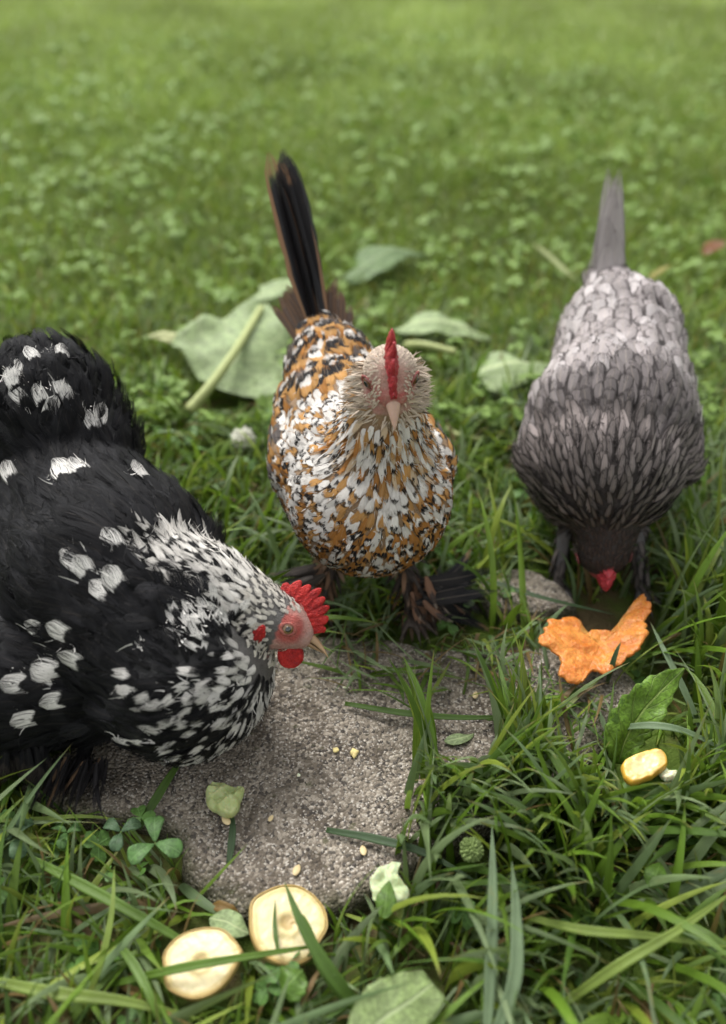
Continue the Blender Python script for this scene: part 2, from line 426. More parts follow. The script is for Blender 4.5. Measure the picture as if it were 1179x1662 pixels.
def bird_body(prims, colour, mat, root, voxel=.0022, smooth=6):
    """prims: (p1, r1, p2, r2, tag, flow). One continuous surface through all of them; returns object, BVH, samples"""
    bm = bmesh.new()
    for p1, r1, p2, r2, tg, fl in prims:
        p1, p2 = Vector(p1), Vector(p2); d = (p2 - p1).length
        n = max(2, int(d / (max(min(r1, r2), .002) * .35)) + 1)
        for k in range(n):
            s = k / (n - 1)
            bmesh.ops.create_icosphere(bm, subdivisions=3 if max(r1, r2) > .012 else 2, radius=r1 + (r2 - r1) * s, matrix=Matrix.Translation(p1.lerp(p2, s)))
    m = bpy.data.meshes.new('tmp'); bm.to_mesh(m); bm.free()
    o = bpy.data.objects.new('tmp', m); COL.objects.link(o)
    md = o.modifiers.new('r', 'REMESH'); md.mode = 'VOXEL'; md.voxel_size = voxel
    ms = o.modifiers.new('s', 'SMOOTH'); ms.iterations = smooth; ms.factor = .5
    dg = bpy.context.evaluated_depsgraph_get(); ev = o.evaluated_get(dg)
    me = bpy.data.meshes.new_from_object(ev); bpy.data.objects.remove(o); me.name = 'body'
    b = bpy.data.objects.new('body', me); COL.objects.link(b); me.materials.clear(); me.materials.append(mat)
    nv = len(me.vertices); co = np.zeros(nv * 3); me.vertices.foreach_get('co', co); co = co.reshape(-1, 3)
    tags, flows = classify(prims, co)
    bc = np.array([colour(tags[i], co[i]) for i in range(nv)])
    at = me.color_attributes.new('bcol', 'FLOAT_COLOR', 'POINT'); at.data.foreach_set('color', np.concatenate([bc, np.ones((nv, 1))], 1).astype(np.float32).ravel())
    me.polygons.foreach_set('use_smooth', np.ones(len(me.polygons), bool))
    under(b, root)
    bvh = BVHTree.FromPolygons([Vector(c) for c in co], [tuple(p.vertices) for p in me.polygons])
    return b, bvh, me
def classify(prims, pts):
    best = np.full(len(pts), 9.); tg = np.zeros(len(pts), int); fl = np.zeros((len(pts), 3))
    for i, (p1, r1, p2, r2, t, f) in enumerate(prims):
        a, b = arr(p1), arr(p2); ab = b - a; L2 = max(1e-9, ab @ ab)
        s = np.clip(((pts - a) @ ab) / L2, 0, 1); d = np.linalg.norm(pts - (a + s[:, None] * ab), axis=1) - (r1 + (r2 - r1) * s)
        m = d < best; best[m] = d[m]; tg[m] = i
        w = np.exp(-np.clip(d, 0, 1) / .012)
        fl += w[:, None] * arr(f)
    return [prims[i][4] for i in tg], nrm(fl)
def sample_surface(me, prims, spacing, n=60000, seed=3):
    """roughly even points on the body; spacing(tag) in metres, None where nothing grows"""
    g = np.random.default_rng(seed)
    me.calc_loop_triangles()
    nv = len(me.vertices); co = np.zeros(nv * 3); me.vertices.foreach_get('co', co); co = co.reshape(-1, 3)
    no = np.zeros(nv * 3); me.vertices.foreach_get('normal', no); no = no.reshape(-1, 3)
    tr = np.zeros(len(me.loop_triangles) * 3, int); me.loop_triangles.foreach_get('vertices', tr); tr = tr.reshape(-1, 3)
    A, B, C = co[tr[:, 0]], co[tr[:, 1]], co[tr[:, 2]]
    ar = np.linalg.norm(np.cross(B - A, C - A), axis=1); pk = g.choice(len(tr), n, p=ar / ar.sum())
    r1 = np.sqrt(g.random(n))[:, None]; r2 = g.random(n)[:, None]
    p = A[pk] * (1 - r1) + B[pk] * r1 * (1 - r2) + C[pk] * r1 * r2; nn = nrm(no[tr[pk]].mean(1))
    tg, fl = classify(prims, p)
    cell = .004; grid = {}; out = []
    for i in range(n):
        s = spacing(tg[i], p[i], nn[i])
        if s is None: continue
        s *= .85 + .3 * g.random()
        c = tuple(np.floor(p[i] / cell).astype(int)); R = int(math.ceil(s / cell)); ok = True
        for dx in range(-R, R + 1):
            for dy in range(-R, R + 1):
                for dz in range(-R, R + 1):
                    for q in grid.get((c[0] + dx, c[1] + dy, c[2] + dz), ()):
                        if (p[i][0] - q[0]) ** 2 + (p[i][1] - q[1]) ** 2 + (p[i][2] - q[2]) ** 2 < s * s: ok = False; break
                    if not ok: break
                if not ok: break
            if not ok: break
        if ok:
            grid.setdefault(c, []).append(p[i])
            t = fl[i] - nn[i] * (fl[i] @ nn[i]); t = t / max(np.linalg.norm(t), 1e-6)
            out.append((p[i], t, nn[i], tg[i]))
    return out

def loft(sections, seg=16):
    """sections: (centre, side, up, rx, ry_top, ry_bot)"""
    vs, fs = [], []
    for c, sx, sy, rx, rt, rb in sections:
        for k in range(seg):
            a = 2 * math.pi * k / seg; y = math.sin(a)
            vs.append(Vector(c) + Vector(sx) * math.cos(a) * rx + Vector(sy) * y * (rt if y > 0 else rb))
    for i in range(len(sections) - 1):
        for k in range(seg):
            a = i * seg + k; b = i * seg + (k + 1) % seg; fs.append((a, b, b + seg, a + seg))
    n = len(vs); vs.append(Vector(sections[0][0])); vs.append(Vector(sections[-1][0])); e = (len(sections) - 1) * seg
    for k in range(seg):
        fs.append(((k + 1) % seg, k, n)); fs.append((e + k, e + (k + 1) % seg, n + 1))
    return vs, fs
def beak(root, base, f, u, L, R, mat, hook=.25, lower=.8):
    f, u = Vector(f).normalized(), Vector(u).normalized(); s = f.cross(u).normalized(); sec = []
    for k in range(9):
        q = k / 8; c = Vector(base) + f * (L * q) - u * (hook * L * q ** 2.2) + u * R * .15
        r = R * (1 - q ** 1.5) * .95 + .0004
        sec.append((c, s, u, r * .72, r * .85, r * .12))
    v1, f1 = loft(sec); sec = []
    for k in range(7):
        q = k / 6; c = Vector(base) + f * (L * lower * q) - u * (R * .12 + hook * L * .35 * q ** 2)
        r = R * (1 - q ** 1.6) * .9 + .0004
        sec.append((c, s, u, r * .62, r * .12, r * .55))
    v2, f2 = loft(sec); n = len(v1)
    return under(mesh('beak', [tuple(v) for v in v1 + v2], f1 + [tuple(i + n for i in q) for q in f2], mat), root)
def eye(root, c, out, fwd, r, iris, pupil, lid, lidw=.0016):
    c, out, fwd = Vector(c), Vector(out).normalized(), Vector(fwd).normalized()
    up = out.cross(fwd).normalized(); fwd = up.cross(out).normalized()
    def cap(rad, h, off, seg=24, rings=7, sx=1.0):
        vs, fs = [], []
        for i in range(rings + 1):
            a = i / rings * math.pi / 2
            for k in range(seg):
                b = 2 * math.pi * k / seg
                vs.append(c + out * (off + h * math.cos(a)) + (fwd * math.cos(b) * sx + up * math.sin(b)) * rad * math.sin(a))
        for i in range(rings):
            for k in range(seg):
                x = i * seg + k; y = i * seg + (k + 1) % seg; fs.append((x, x + seg, y + seg, y))
        return [tuple(v) for v in vs], fs
    v, f = cap(r, r * .55, 0); e = under(mesh('eye', v, f, iris), root)
    v, f = cap(r * .52, r * .16, r * .455, sx=1.0); p = mesh('pupil', v, f, pupil); p.parent = e
    vs, fs = [], []; S, T = 28, 8
    for k in range(S):
        b = 2 * math.pi * k / S; d = fwd * math.cos(b) * 1.22 + up * math.sin(b) * .92
        for j in range(T):
            a = 2 * math.pi * j / T; w = lidw * (1 + .15 * math.sin(5 * b))
            vs.append(tuple(c + out * (r * .12 + math.sin(a) * w * .8) + d * (r * 1.02 + math.cos(a) * w)))
    for k in range(S):
        for j in range(T):
            fs.append((k * T + j, ((k + 1) % S) * T + j, ((k + 1) % S) * T + (j + 1) % T, k * T + (j + 1) % T))
    under(mesh('eyelid', vs, fs, lid), root)
def comb(root, base, ups, side, H, spikes, thick, mat, depth=.45, seed=0, name='comb', skew=1.0):
    """serrated single comb along base points"""
    nu, nv = 90, 12; vs, fs = [], []; side = Vector(side).normalized(); nb = len(base) - 1
    def at(lst, s):
        x = s * nb; i = min(int(x), nb - 1); return Vector(lst[i]).lerp(Vector(lst[i + 1]), x - i)
    for sg in (1, -1):
        for i in range(nu + 1):
            s = i / nu; b = at(base, s); up = at(ups, s).normalized()
            env = math.sin(math.pi * min(1, max(0, .06 + .9 * s ** skew))) ** .55
            x = (s * spikes + seed * .37) % 1.0; tooth = math.sin(math.pi * x) ** .7
            h = H * env * (1 - depth + depth * tooth * (.8 + .4 * mnoise.noise(Vector((int(s * spikes + seed * .37) * 3.1, seed, 0)))))
            for j in range(nv + 1):
                q = j / nv; p = b + up * (h * q - .002)
                w = thick * (math.sqrt(max(0, 1 - q ** 2.2)) * .85 + .0) * (.35 + .65 * env) * (1.7 - 1.0 * q)
                wob = .0022 * mnoise.noise(p * 70) * q
                w *= 1 + .35 * mnoise.noise(p * 420)
                vs.append(tuple(p + side * (sg * w + wob)))
    K = nv + 1
    for sgi in range(2):
        o = sgi * (nu + 1) * K
        for i in range(nu):
            for j in range(nv):
                a = o + i * K + j; q = (a, a + 1, a + K + 1, a + K); fs.append(q if sgi else q[::-1])
    for i in (0, nu):
        for j in range(nv):
            a = i * K + j; b = a + (nu + 1) * K; q = (a, a + 1, b + 1, b); fs.append(q if i == 0 else q[::-1])
    o = mesh(name, vs, fs, mat)
    bm = bmesh.new(); bm.from_mesh(o.data); bmesh.ops.remove_doubles(bm, verts=bm.verts, dist=1e-5); bm.normal_update(); bm.to_mesh(o.data); bm.free()
    return under(o, root)
def lobe(root, name, c, out, up, rx, ry, th, mat, drop=.2):
    """a soft rounded flap of skin"""
    c, out, up = Vector(c), Vector(out).normalized(), Vector(up).normalized(); s = out.cross(up).normalized(); up = s.cross(out).normalized()
    bm = bmesh.new(); bmesh.ops.create_icosphere(bm, subdivisions=4, radius=1)
    for v in bm.verts:
        x, y, z = v.co; y2 = y - drop * (1 - x * x) * (y < 0)
        k = 1 - .35 * max(0, y)
        v.co = c + s * x * rx * k + up * y2 * ry + out * z * th + out * .0012 * mnoise.noise(Vector((x * 2, y * 2, z)) * 1.7)
    m = bpy.data.meshes.new(name); bm.to_mesh(m); bm.free(); m.materials.append(mat)
    m.polygons.foreach_set('use_smooth', np.ones(len(m.polygons), bool))
    o = bpy.data.objects.new(name, m); COL.objects.link(o); return under(o, root)

M_COMB_RED = flesh_material('comb_red', (.44, .020, .016), (.24, .007, .008), 700, rough=.5, spec=.3, sss=.15, bump=.8)
M_COMB_PINK = flesh_material('comb_pink', (.44, .045, .055), (.26, .014, .022), 420, sss=.15)
M_IRIS = plain('iris_amber', (.16, .085, .035), .12, .6, .6, .5, 900, .1)
M_IRIS_DARK = plain('iris_brown', (.10, .03, .015), .12, .6, .6, .4, 900, .1)
M_PUPIL = plain('pupil_black', (.004, .004, .004), .05, .8, .8, .1)
M_BEAK_HORN = plain('beak_horn', (.30, .19, .10), .38, .45, .1, .45, 160, .2)
M_BEAK_PINK = plain('beak_pale_pink', (.50, .33, .26), .42, .4, .0, .15, 200, .25, .2)
M_BEAK_DARK = plain('beak_dark', (.05, .04, .035), .4, .4, 0, .3)
M_SKIN = skin_material('bird_skin')
BLACK = (.0075, .0075, .0085)

def leg_prims(hip, ankle, heading, toe=.032, r=.0048, spread=.55):
    """shank and four toes; flow runs down the leg"""
    hip, ankle = Vector(hip), Vector(ankle); h = Vector(heading).normalized(); s = h.cross(Vector((0, 0, 1))).normalized(); out = []
    dn = (ankle - hip).normalized()
    out.append((tuple(hip), r * 1.7, tuple(ankle + V(0, 0, .004)), r, 'leg', tuple(dn)))
    for a in (-spread, 0, spread):
        d = h * math.cos(a) + s * math.sin(a); mid = ankle + d * toe * .55 + V(0, 0, .003); tip = ankle + d * toe * (1.05 if a == 0 else .9)
        out.append((tuple(ankle + V(0, 0, .003)), r * .8, tuple(mid), r * .62, 'toe', tuple(d)))
        out.append((tuple(mid), r * .62, tuple(tip - V(0, 0, .001)), r * .34, 'toe', tuple(d)))
    out.append((tuple(ankle + V(0, 0, .004)), r * .7, tuple(ankle - h * toe * .5), r * .35, 'toe', tuple(-h)))
    return out
def frame(f, u):
    f = Vector(f).normalized(); u = Vector(u); u = (u - f * u.dot(f)).normalized(); return f, u, f.cross(u).normalized()

# ================================================================ HEN A: black and white, left
def spot_points(px, bvh):
    out = []
    for u, v, r in px:
        a = P(u, v, 0) - Vector((0, 0, CAM_H)); h = bvh.ray_cast(Vector((0, 0, CAM_H)), a.normalized())
        if h[0] is not None: out.append((h[0], r / FPX * h[3]))
    return out
def hen_black():
    root = empty('hen', (-.20, .46, 0), 'black hen with white speckled neck and bright red comb stooping over the stone', 'hen', 'hens feeding round the stone')
    H = V(-.0555, .4405, .107); F, U, S = frame((.93, -.22, -.36), (.38, .52, .76))
    eyeS = -S if (-S).dot(V(0, -1, 1)) > S.dot(V(0, -1, 1)) else S
    prims = [
        ((-.130, .431, .075), .067, (-.185, .490, .100), .082, 'torso', (-.62, .62, .05)),
        ((-.185, .490, .100), .080, (-.240, .535, .090), .074, 'torso', (-.66, .7, .15)),
        ((-.205, .437, .062), .052, (-.262, .435, .062), .055, 'torso', (-.8, .3, -.25)),
        ((-.185, .495, .104), .078, (-.226, .552, .118), .064, 'torso', (-.6, .7, .3)),
        ((-.236, .590, .140), .056, (-.256, .612, .170), .058, 'rump', (-.25, .55, .8)),
        ((-.150, .462, .118), .047, (-.112, .456, .120), .036, 'neck', (-.72, .50, -.15)),
        ((-.112, .456, .120), .036, tuple(H), .0185, 'neck', (-.88, .30, -.12)),
        (tuple(H), .0185, tuple(H + F * .011 - U * .002), .0125, 'head', tuple(-F)),
    ]
    prims += leg_prims((-.195, .435, .05), (-.205, .402, .008), (.2, -1, 0)) + leg_prims((-.15, .50, .05), (-.13, .50, .006), (1, -.4, 0))
    ec = H + F * .0045 + U * .0015
    def bcol(t, p):
        q = Vector(p) - H
        if t == 'head' or (q.length < .026 and q.dot(F) > -.002): e = (Vector(p) - ec - eyeS * .015).length; m = max(0, min(1, (.0135 - e) / .005)); n_ = .5 + .5 * mnoise.noise(Vector(p) * 260); return tuple(a * (1 - m) + c * m for a, c in zip((.42, .19 + .10 * n_, .16 + .09 * n_), (.38, .06 + .05 * n_, .05 + .04 * n_)))
        if t in ('leg', 'toe'): return (.014, .012, .012)
        if q.length < .05: return (.10, .095, .09)
        return (.010, .010, .011)
    b, bvh, me = bird_body(prims, bcol, M_SKIN, root)
    def space(t, p, n):
        q = Vector(p) - H; f = q.dot(F)
        if q.length < .035:
            side = abs(q.dot(S))
            if f > .012 : return None
            if f > -.0030 + .003 * mnoise.noise(Vector(p) * 300) and side > .008 and q.dot(U) < .0105 + .003 * mnoise.noise(Vector(p) * 200): return None
            if f > -.004 and side < .0045 and q.dot(U) > 0: return None
            return .0028
        if t == 'neck' and q.length < .06: return .0042
        if t == 'neck': return .0044
        if t == 'torso': return .0088 if q.length > .108 else .0052
        if t == 'rump': return .0092
        if t == 'leg': return .006
        return None
    pts = sample_surface(me, prims, space, 90000, 5)
    white = [(70, 575, 20), (48, 640, 24), (118, 628, 18), (92, 632, 14), (145, 682, 24), (18, 770, 14), (110, 765, 20), (220, 766, 20), (281, 769, 16), (14, 610, 16), (4, 716, 16),
             (30, 610, 14), (62, 610, 12), (160, 880, 15), (120, 912, 17), (128, 930, 15), (168, 946, 14), (105, 1005, 20), (68, 1030, 17), (80, 1080, 24), (115, 1075, 20), (155, 1050, 13),
             (90, 1130, 26), (55, 1140, 22), (30, 1165, 14), (175, 1165, 15), (225, 1152, 12), (240, 1185, 13), (232, 1205, 20), (20, 1100, 15), (260, 1215, 15), (60, 990, 10), (118, 1170, 9),
             (300, 1190, 16), (340, 1165, 14), (205, 655, 10), (250, 745, 9), (105, 600, 12)]
    spots = spot_points(white, bvh)
    Wh = (.72, .70, .66); g = random.Random(4)
    neckF, bodyF, legF, headF = [], [], [], []
    cheek = P(400, 1040, .10)
    for p, t, n, tg in pts:
        p = Vector(p); q = p - H; d = q.length
        f = dict(p=p, t=Vector(t), n=Vector(n), A=BLACK, B=BLACK, C=Wh, pat=(.9, 2, .5), roll=.14)
        if tg == 'head' or d < .035:
            k = g.random(); j0 = .8 + .25 * g.random(); c = tuple(x * j0 for x in (.66, .62, .55)); s = min(1, d / .035)
            f.update(L=.006 + .007 * s, W=.0024 + .0016 * s, shape='lance', A=c, B=c, C=BLACK if k < .35 * s + .25 else c, pat=(.5, .62, .5), lift=.10)
            headF.append(f); continue
        if tg == 'neck':
            s = min(1, (d - .03) / .085); k = g.random(); j0 = .75 + .3 * g.random(); c = tuple(x * j0 for x in (.70, .67, .62))
            low = max(0, min(1, (.075 - p.z) / .05))
            blk = .20 + .34 * s ** 2 + .20 * low
            f.update(L=.017 + .015 * s, W=.0044 + .0026 * s, shape='lance', lift=.11, bend=.3)
            if k < blk: f.update(A=BLACK, B=BLACK, C=c, pat=(.4, .50 + .3 * s if g.random() < .7 else 2, -.5))
            else: f.update(A=BLACK if s > .35 else c, B=c, C=BLACK if g.random() < .62 else c, pat=(.35, .74 + .1 * g.random(), .5))
            neckF.append(f); continue
        if tg == 'torso' and d < .104 + .012 * mnoise.noise(p * 60) and p.z < .118:
            tn = Vector(n); tt = (p - H); tt = (tt - tn * tt.dot(tn)).normalized() + Vector(t) * .5
            k = g.random(); j0 = .7 + .3 * g.random(); c = tuple(x * j0 for x in (.66, .64, .60)); s = max(0, min(1, (d - .045) / .06))
            blk = .28 + .42 * s; w_ = k > blk
            f.update(t=tt, L=.019 + .008 * s, W=.0058 + .003 * s, shape='lance', A=c if w_ and s < .5 else BLACK, B=c if w_ else BLACK, C=BLACK if w_ and g.random() < .6 else (c if g.random() < .3 else BLACK), pat=(.38, .72, .4), lift=.13, jit=.28, bend=.3)
            neckF.append(f); continue
        if tg == 'leg': continue
        L = .030 if tg == 'torso' else .028; Wd = .0185 if tg == 'torso' else .015
        tip = p + Vector(t) * L * .75; isw = any((tip - c).length < r * .80 for c, r in spots)
        br = max(0, min(1, (V(-.135, .436, .079) - p).length)); front = (p - V(-.135, .436, .079)).dot(V(.7, -.6, -.2)) > .020
        if front:
            L, Wd = .019 + .008 * g.random(), .0075
            if g.random() < (.72 if d < .075 else (.30 if d < .10 else .10)): isw = True
        j = g.random(); base = tuple(x * (.8 + 1.2 * j) for x in BLACK)
        f.update(L=L * (.9 + .2 * g.random()), W=Wd * (.85 + .3 * g.random()), shape='round', A=base, B=base, C=Wh, pat=(.5, (.56 + .14 * g.random()) if isw else 2.0, -.6), lift=.10 if tg == 'torso' else .17, roll=.2, bend=.2)
        if d < .085: f.update(jit=.7, lift=.2)
        if isw and not front: f.update(W=Wd * 1.05, L=L * 1.02, lift=.22, roll=.1, pat=(.5, .50 + .12 * g.random(), -.6))
        if tg == 'rump': f.update(curl=.5, conform=.7, lift=.30, jit=.35)
        bodyF.append(f)
    MB = feather_material('black_feather', fray=.6, gloss=.13, rough=.6, streak=.4, shaft=.05)
    under(feather_mesh('body_feathers', bodyF, MB, bvh, 8, 5, 1), root)
    under(feather_mesh('neck_feathers', neckF, MB, bvh, 7, 3, 2), root)
    under(feather_mesh('head_feathers', headF, MB, bvh, 4, 3, 3), root)
    under(feather_mesh('down', filaments(neckF, 3, 1, .35, .0010) + filaments([f for f in bodyF if f['pat'][1] < 1], 9, 2, .20, .0009, .25) + filaments(bodyF, 3, 3, .4, .0011), M_BARB, bvh, 4, 2, 31), root)
    # wing: two overlapping rows of long feathers folded along the flank nearest the camera
    wf = []
    for row, (n_, L, z0) in enumerate(((11, .075, .0), (9, .060, .004))):
        for k in range(n_):
            s = k / (n_ - 1)
            p0 = P(255 - 110 * s - 25 * row, 850 + 235 * s, .05); d = (p0 - V(0, 0, CAM_H)).normalized()
            h = bvh.ray_cast(V(0, 0, CAM_H), d)
            if h[0] is None: continue
            wf.append(dict(p=h[0] + h[1] * .005, t=V(-.80, .45, -.15 - .25 * s), n=h[1], L=L * (1 - .2 * s), W=.020, shape='long', A=(.011, .0105, .0115), B=BLACK, C=BLACK, pat=(.5, 2, .5), lift=.06 + z0, conform=.75, roll=.1, bend=.1))
    under(feather_mesh('wing', wf, MB, bvh, 10, 5, 4), root)
    # foot feathers spilling on the stone
    ff = []
    for k in range(70):
        a = P(70 + 105 * g.random(), 1222 + 20 * g.random(), .022 + .012 * g.random())
        brown = g.random() < .07
        c = (.16, .10, .06) if brown else (.012, .011, .012)
        ff.append(dict(p=a, t=V(-.28 + .5 * (g.random() - .6), -1, -.42), n=V(0, .25, 1), L=.022 + .022 * g.random(), W=.0018 + .0022 * g.random(), shape='lance', A=c, B=c, C=BLACK, pat=(.5, 2, .5), conform=0, droop=.35, roll=.5, bend=.5))
    for k in range(26):
        a = P(-10 + 80 * g.random(), 1190 + 22 * g.random(), .045)
        ff.append(dict(p=a, t=V(.1 + .3 * (g.random() - .5), -.6, -.9), n=V(0, -.8, .6), L=.03, W=.012, shape='round', A=BLACK, B=(.03, .025, .022), C=BLACK, pat=(.5, 2, .5), conform=0, droop=.2, roll=.3))
    under(feather_mesh('foot_feathers', ff, MB, None, 7, 3, 5), root)
    # face
    bs = H + F * .0175 - U * .0035
    beak(root, bs, (F - U * .12), U, .0215, .0066, M_BEAK_HORN, .22, .78)
    lid = flesh_material('face_red', (.34, .11, .085), (.24, .055, .045), 900, .5)
    for s in (eyeS, -eyeS):
        loc, nn, _, _ = bvh.find_nearest(ec + s * .02)
        eye(root, loc - nn * .0004, nn, F, .0041, M_IRIS, M_PUPIL, lid, .0012)
        lobe(root, 'wattle', H + F * .0135 - U * .0170 + s * .005, s + F * .1, U, .0095, .0088, .0022, M_COMB_RED, .15)
        l2, n2, _, _ = bvh.find_nearest(H - F * .0125 - U * .010 + s * .02)
        lobe(root, 'earlobe', l2, n2, U, .0048, .0085, .0022, M_COMB_RED)
    base, ups = [], []
    for k in range(7):
        s = k / 6; a = math.radians(8 + 112 * s)
        dirv = F * math.cos(a) + U * math.sin(a)
        loc = bvh.ray_cast(H + dirv * .06, -dirv)[0]; base.append(loc); ups.append((dirv * .75 + U * .5 + F * .35).normalized())
    base[0] = base[0] + F * .002
    comb(root, base, ups, S, .0212, 7.3, .0024, M_COMB_RED, .36, 1)
    return bvh
# ================================================================ HEN B: mille fleur, centre
def hen_speckled():
    root = empty('hen', (.0, .57, 0), 'orange, white and black speckled hen with feathery cheeks standing behind the stone facing us', 'hen', 'hens feeding round the stone')
    H = V(.0185, .538, .252); F, U, S = frame((.085, -.90, -.42), (-.02, -.1, 1))
    prims = [
        ((.005, .566, .126), .066, (-.004, .600, .124), .069, 'torso', (-.15, .6, -.55)),
        ((-.004, .600, .124), .066, (-.018, .655, .144), .052, 'back', (-.22, .95, .10)),
        ((-.018, .655, .144), .050, (-.028, .705, .160), .040, 'back', (-.22, .95, .20)),
        ((-.030, .715, .160), .032, (-.036, .738, .176), .020, 'tailbase', (-.2, .75, .5)),
        ((.012, .562, .165), .044, (.0145, .553, .195), .030, 'neck', (0, .12, -1)),
        ((.0145, .553, .195), .031, tuple(H - U * .006), .0185, 'neck', (0, .25, -1)),
        (tuple(H), .0186, tuple(H + F * .013 - U * .004), .0125, 'head', tuple(-F * .8 - U * .35)),
        ((-.040, .60, .130), .038, (-.056, .69, .140), .022, 'wing', (-.12, .97, .02)),
        ((.040, .60, .130), .036, (.012, .70, .140), .022, 'wing', (-.2, .97, .02)),
    ]
    prims += leg_prims((.030, .575, .075), (.042, .552, .004), (.2, -1, 0), .034) + leg_prims((-.022, .585, .075), (-.034, .562, .004), (-.25, -1, 0), .034)
    def bcol(t, p):
        q = Vector(p) - H
        if q.length < .03:
            r = max(0, min(1, (q.dot(F) - .002) / .010)); e = min(1, max(0, 1.6 - abs(q.dot(U) + .001) / .008))
            m = max(r * .55, e * r * .95) * (.75 + .5 * mnoise.noise(Vector(p) * 250))
            return tuple(a * (1 - m) + c * m for a, c in zip((.46, .36, .29), (.40, .085, .08)))
        if t in ('leg', 'toe'): return (.07, .055, .045)
        return (.25, .16, .09)
    b, bvh, me = bird_body(prims, bcol, M_SKIN, root)
    eyes = []
    for s in (S, -S):
        loc, nn, _, _ = bvh.find_nearest(H + F * .0128 + U * .0015 + s * .024); eyes.append((loc, nn))
    def space(t, p, n):
        q = Vector(p) - H
        if q.length < .034:
            if q.dot(F) > .021 and q.dot(U) > -.012: return None
            if min((Vector(p) - e[0]).length for e in eyes) < .0066: return None
            if q.dot(F) > .005 and abs(q.dot(S)) < .0060 and q.dot(U) > -.013: return None
            return .0021
        if t == 'neck': return .0046
        if t == 'torso': return .0052
        if t in ('back', 'wing'): return .0095
        if t == 'tailbase': return .008
        if t == 'leg': return .0045
        return None
    pts = sample_surface(me, prims, space, 90000, 8)
    g = random.Random(9)
    OR = (.33, .145, .036); OR2 = (.42, .225, .075); Wh = (.62, .59, .55); BK = (.012, .011, .012); CR = (.52, .40, .27)
    neckF, bodyF, headF, legF, muff = [], [], [], [], []
    for p, t, n, tg in pts:
        p = Vector(p); q = p - H; d = q.length; k = g.random()
        f = dict(p=p, t=Vector(t), n=Vector(n), roll=.2, bend=.25)
        if d < .034 and tg in ('head', 'neck'):
            side = abs(q.dot(S)); low = -q.dot(U); j0 = .8 + .35 * g.random(); c = tuple(x * j0 for x in (.60, .50, .40)); fw = q.dot(F)
            if (side > .012 and low > .001 and fw < .008) or (low > .009):
                # muffs stand out sideways, the beard hangs under the bill
                sg = 1 if q.dot(S) > 0 else -1
                tt = (S * sg * (.95 if side > .009 else .22) - F * (.30 if side > .009 else -.15) - U * (.45 if side > .009 else 1.0) + V(g.gauss(0, .14), g.gauss(0, .14), g.gauss(0, .14)))
                cc = [c, (.34, .20, .09), (.66, .60, .52), (.10, .075, .05)][min(3, int(g.random() * 4.3) if g.random() < .6 else 0)]
                f.update(t=tt.normalized(), L=.011 + .008 * g.random(), W=.0022, shape='lance', A=c, B=cc, C=cc, pat=(.45, 2, .5), conform=.12, lift=.3, roll=.5)
                muff.append(f)
                for _ in range(3):
                  f2 = dict(f); f2.update(t=(tt + V(g.gauss(0, .3), g.gauss(0, .3), g.gauss(0, .3))).normalized(), L=.009 + .008 * g.random(), W=.0013, B=c); muff.append(f2)
            else:
                f.update(L=.0055 + .004 * g.random(), W=.0015, shape='lance', A=c, B=c, C=[(.36, .22, .13), (.10, .08, .06)][k < .12] if k < .35 else c, pat=(.5, .7, .5), lift=.03, roll=.05)
                headF.append(f)
            continue
        if tg == 'neck':
            c = [Wh, Wh, CR, OR2, OR][int(g.random() * 5)]
            f.update(L=.019, W=.0048, shape='lance', A=c, B=c if k < .5 else BK, C=Wh if g.random() < .6 else c, pat=(.62, .82, .5), lift=.12, roll=.3)
            neckF.append(f); continue
        if tg == 'leg':
            c = [(.05, .04, .035), (.22, .13, .08), (.30, .20, .14)][int(g.random() * 3)]
            f.update(t=(Vector(t) + Vector(n) * .7).normalized(), L=.016 + .012 * g.random(), W=.005, shape='lance', A=c, B=c, C=(.03, .03, .03), pat=(.5, .8, .5), conform=0, roll=.4); legF.append(f); continue
        # breast: white over the shoulders and collar, orange with black bars and white tips lower down
        hgt = (p.z - .06) / .13; wn_ = mnoise.noise(p * 45) * .35; wmix = hgt + wn_ - .1 * (p - V(0, .55, .12)).x / .07
        if tg == 'torso':
            if wmix > .70:
                A, B, C = Wh, Wh, (BK if k < .50 else Wh); pat = (.5, .76, -.3)
                if k > .82: A = B = OR2; C = BK; pat = (.5, .84, .5)
            elif wmix > .50:
                A, B, C = [(OR, BK, Wh), (Wh, Wh, BK), (OR2, Wh, BK), (OR, OR, BK)][int(k * 4)]; pat = (.56, .78, .8)
            else:
                A, B, C = [(OR, BK, Wh), (OR, OR, BK), (OR, BK, OR2), (Wh, BK, Wh), (OR2, BK, BK), (OR, BK, Wh), (Wh, Wh, BK)][int(k * 7)]; pat = (.52, .78, .8)
            f.update(L=.0165, W=.0092, shape='round', A=A, B=B, C=C, pat=(pat[0] + g.gauss(0, .05), pat[1] + g.gauss(0, .04), pat[2]), lift=.06, camber=.06, jit=.25)
        elif tg == 'wing':
            A, B, C = [(OR, OR, BK), (OR2, BK, Wh), (Wh, BK, BK), ((.10, .085, .08), (.10, .085, .08), OR)][int(k * 4)]
            if p.z > .16: A, B, C = OR2, BK, Wh
            f.update(L=.024, W=.0135, shape='round', A=A, B=B, C=C, pat=(.62, .80, .7), lift=.10)
        else:
            A, B, C = [(OR2, BK, Wh), (OR, OR2, BK), (OR2, Wh, BK), (OR, BK, Wh), (OR2, BK, BK), ((.07, .055, .045), (.09, .07, .06), (.05, .04, .035)), (OR2, BK, Wh)][int(k * 7)]
            f.update(L=.029 if tg == 'back' else .032, W=.0190, shape='round', A=A, B=B, C=C, pat=(.50, .76, .6), lift=.13)
            if tg == 'tailbase': f.update(A=(.16, .09, .05), B=(.12, .07, .045), C=(.24, .14, .07), W=.010, L=.022)
        bodyF.append(f); f['tg'] = tg
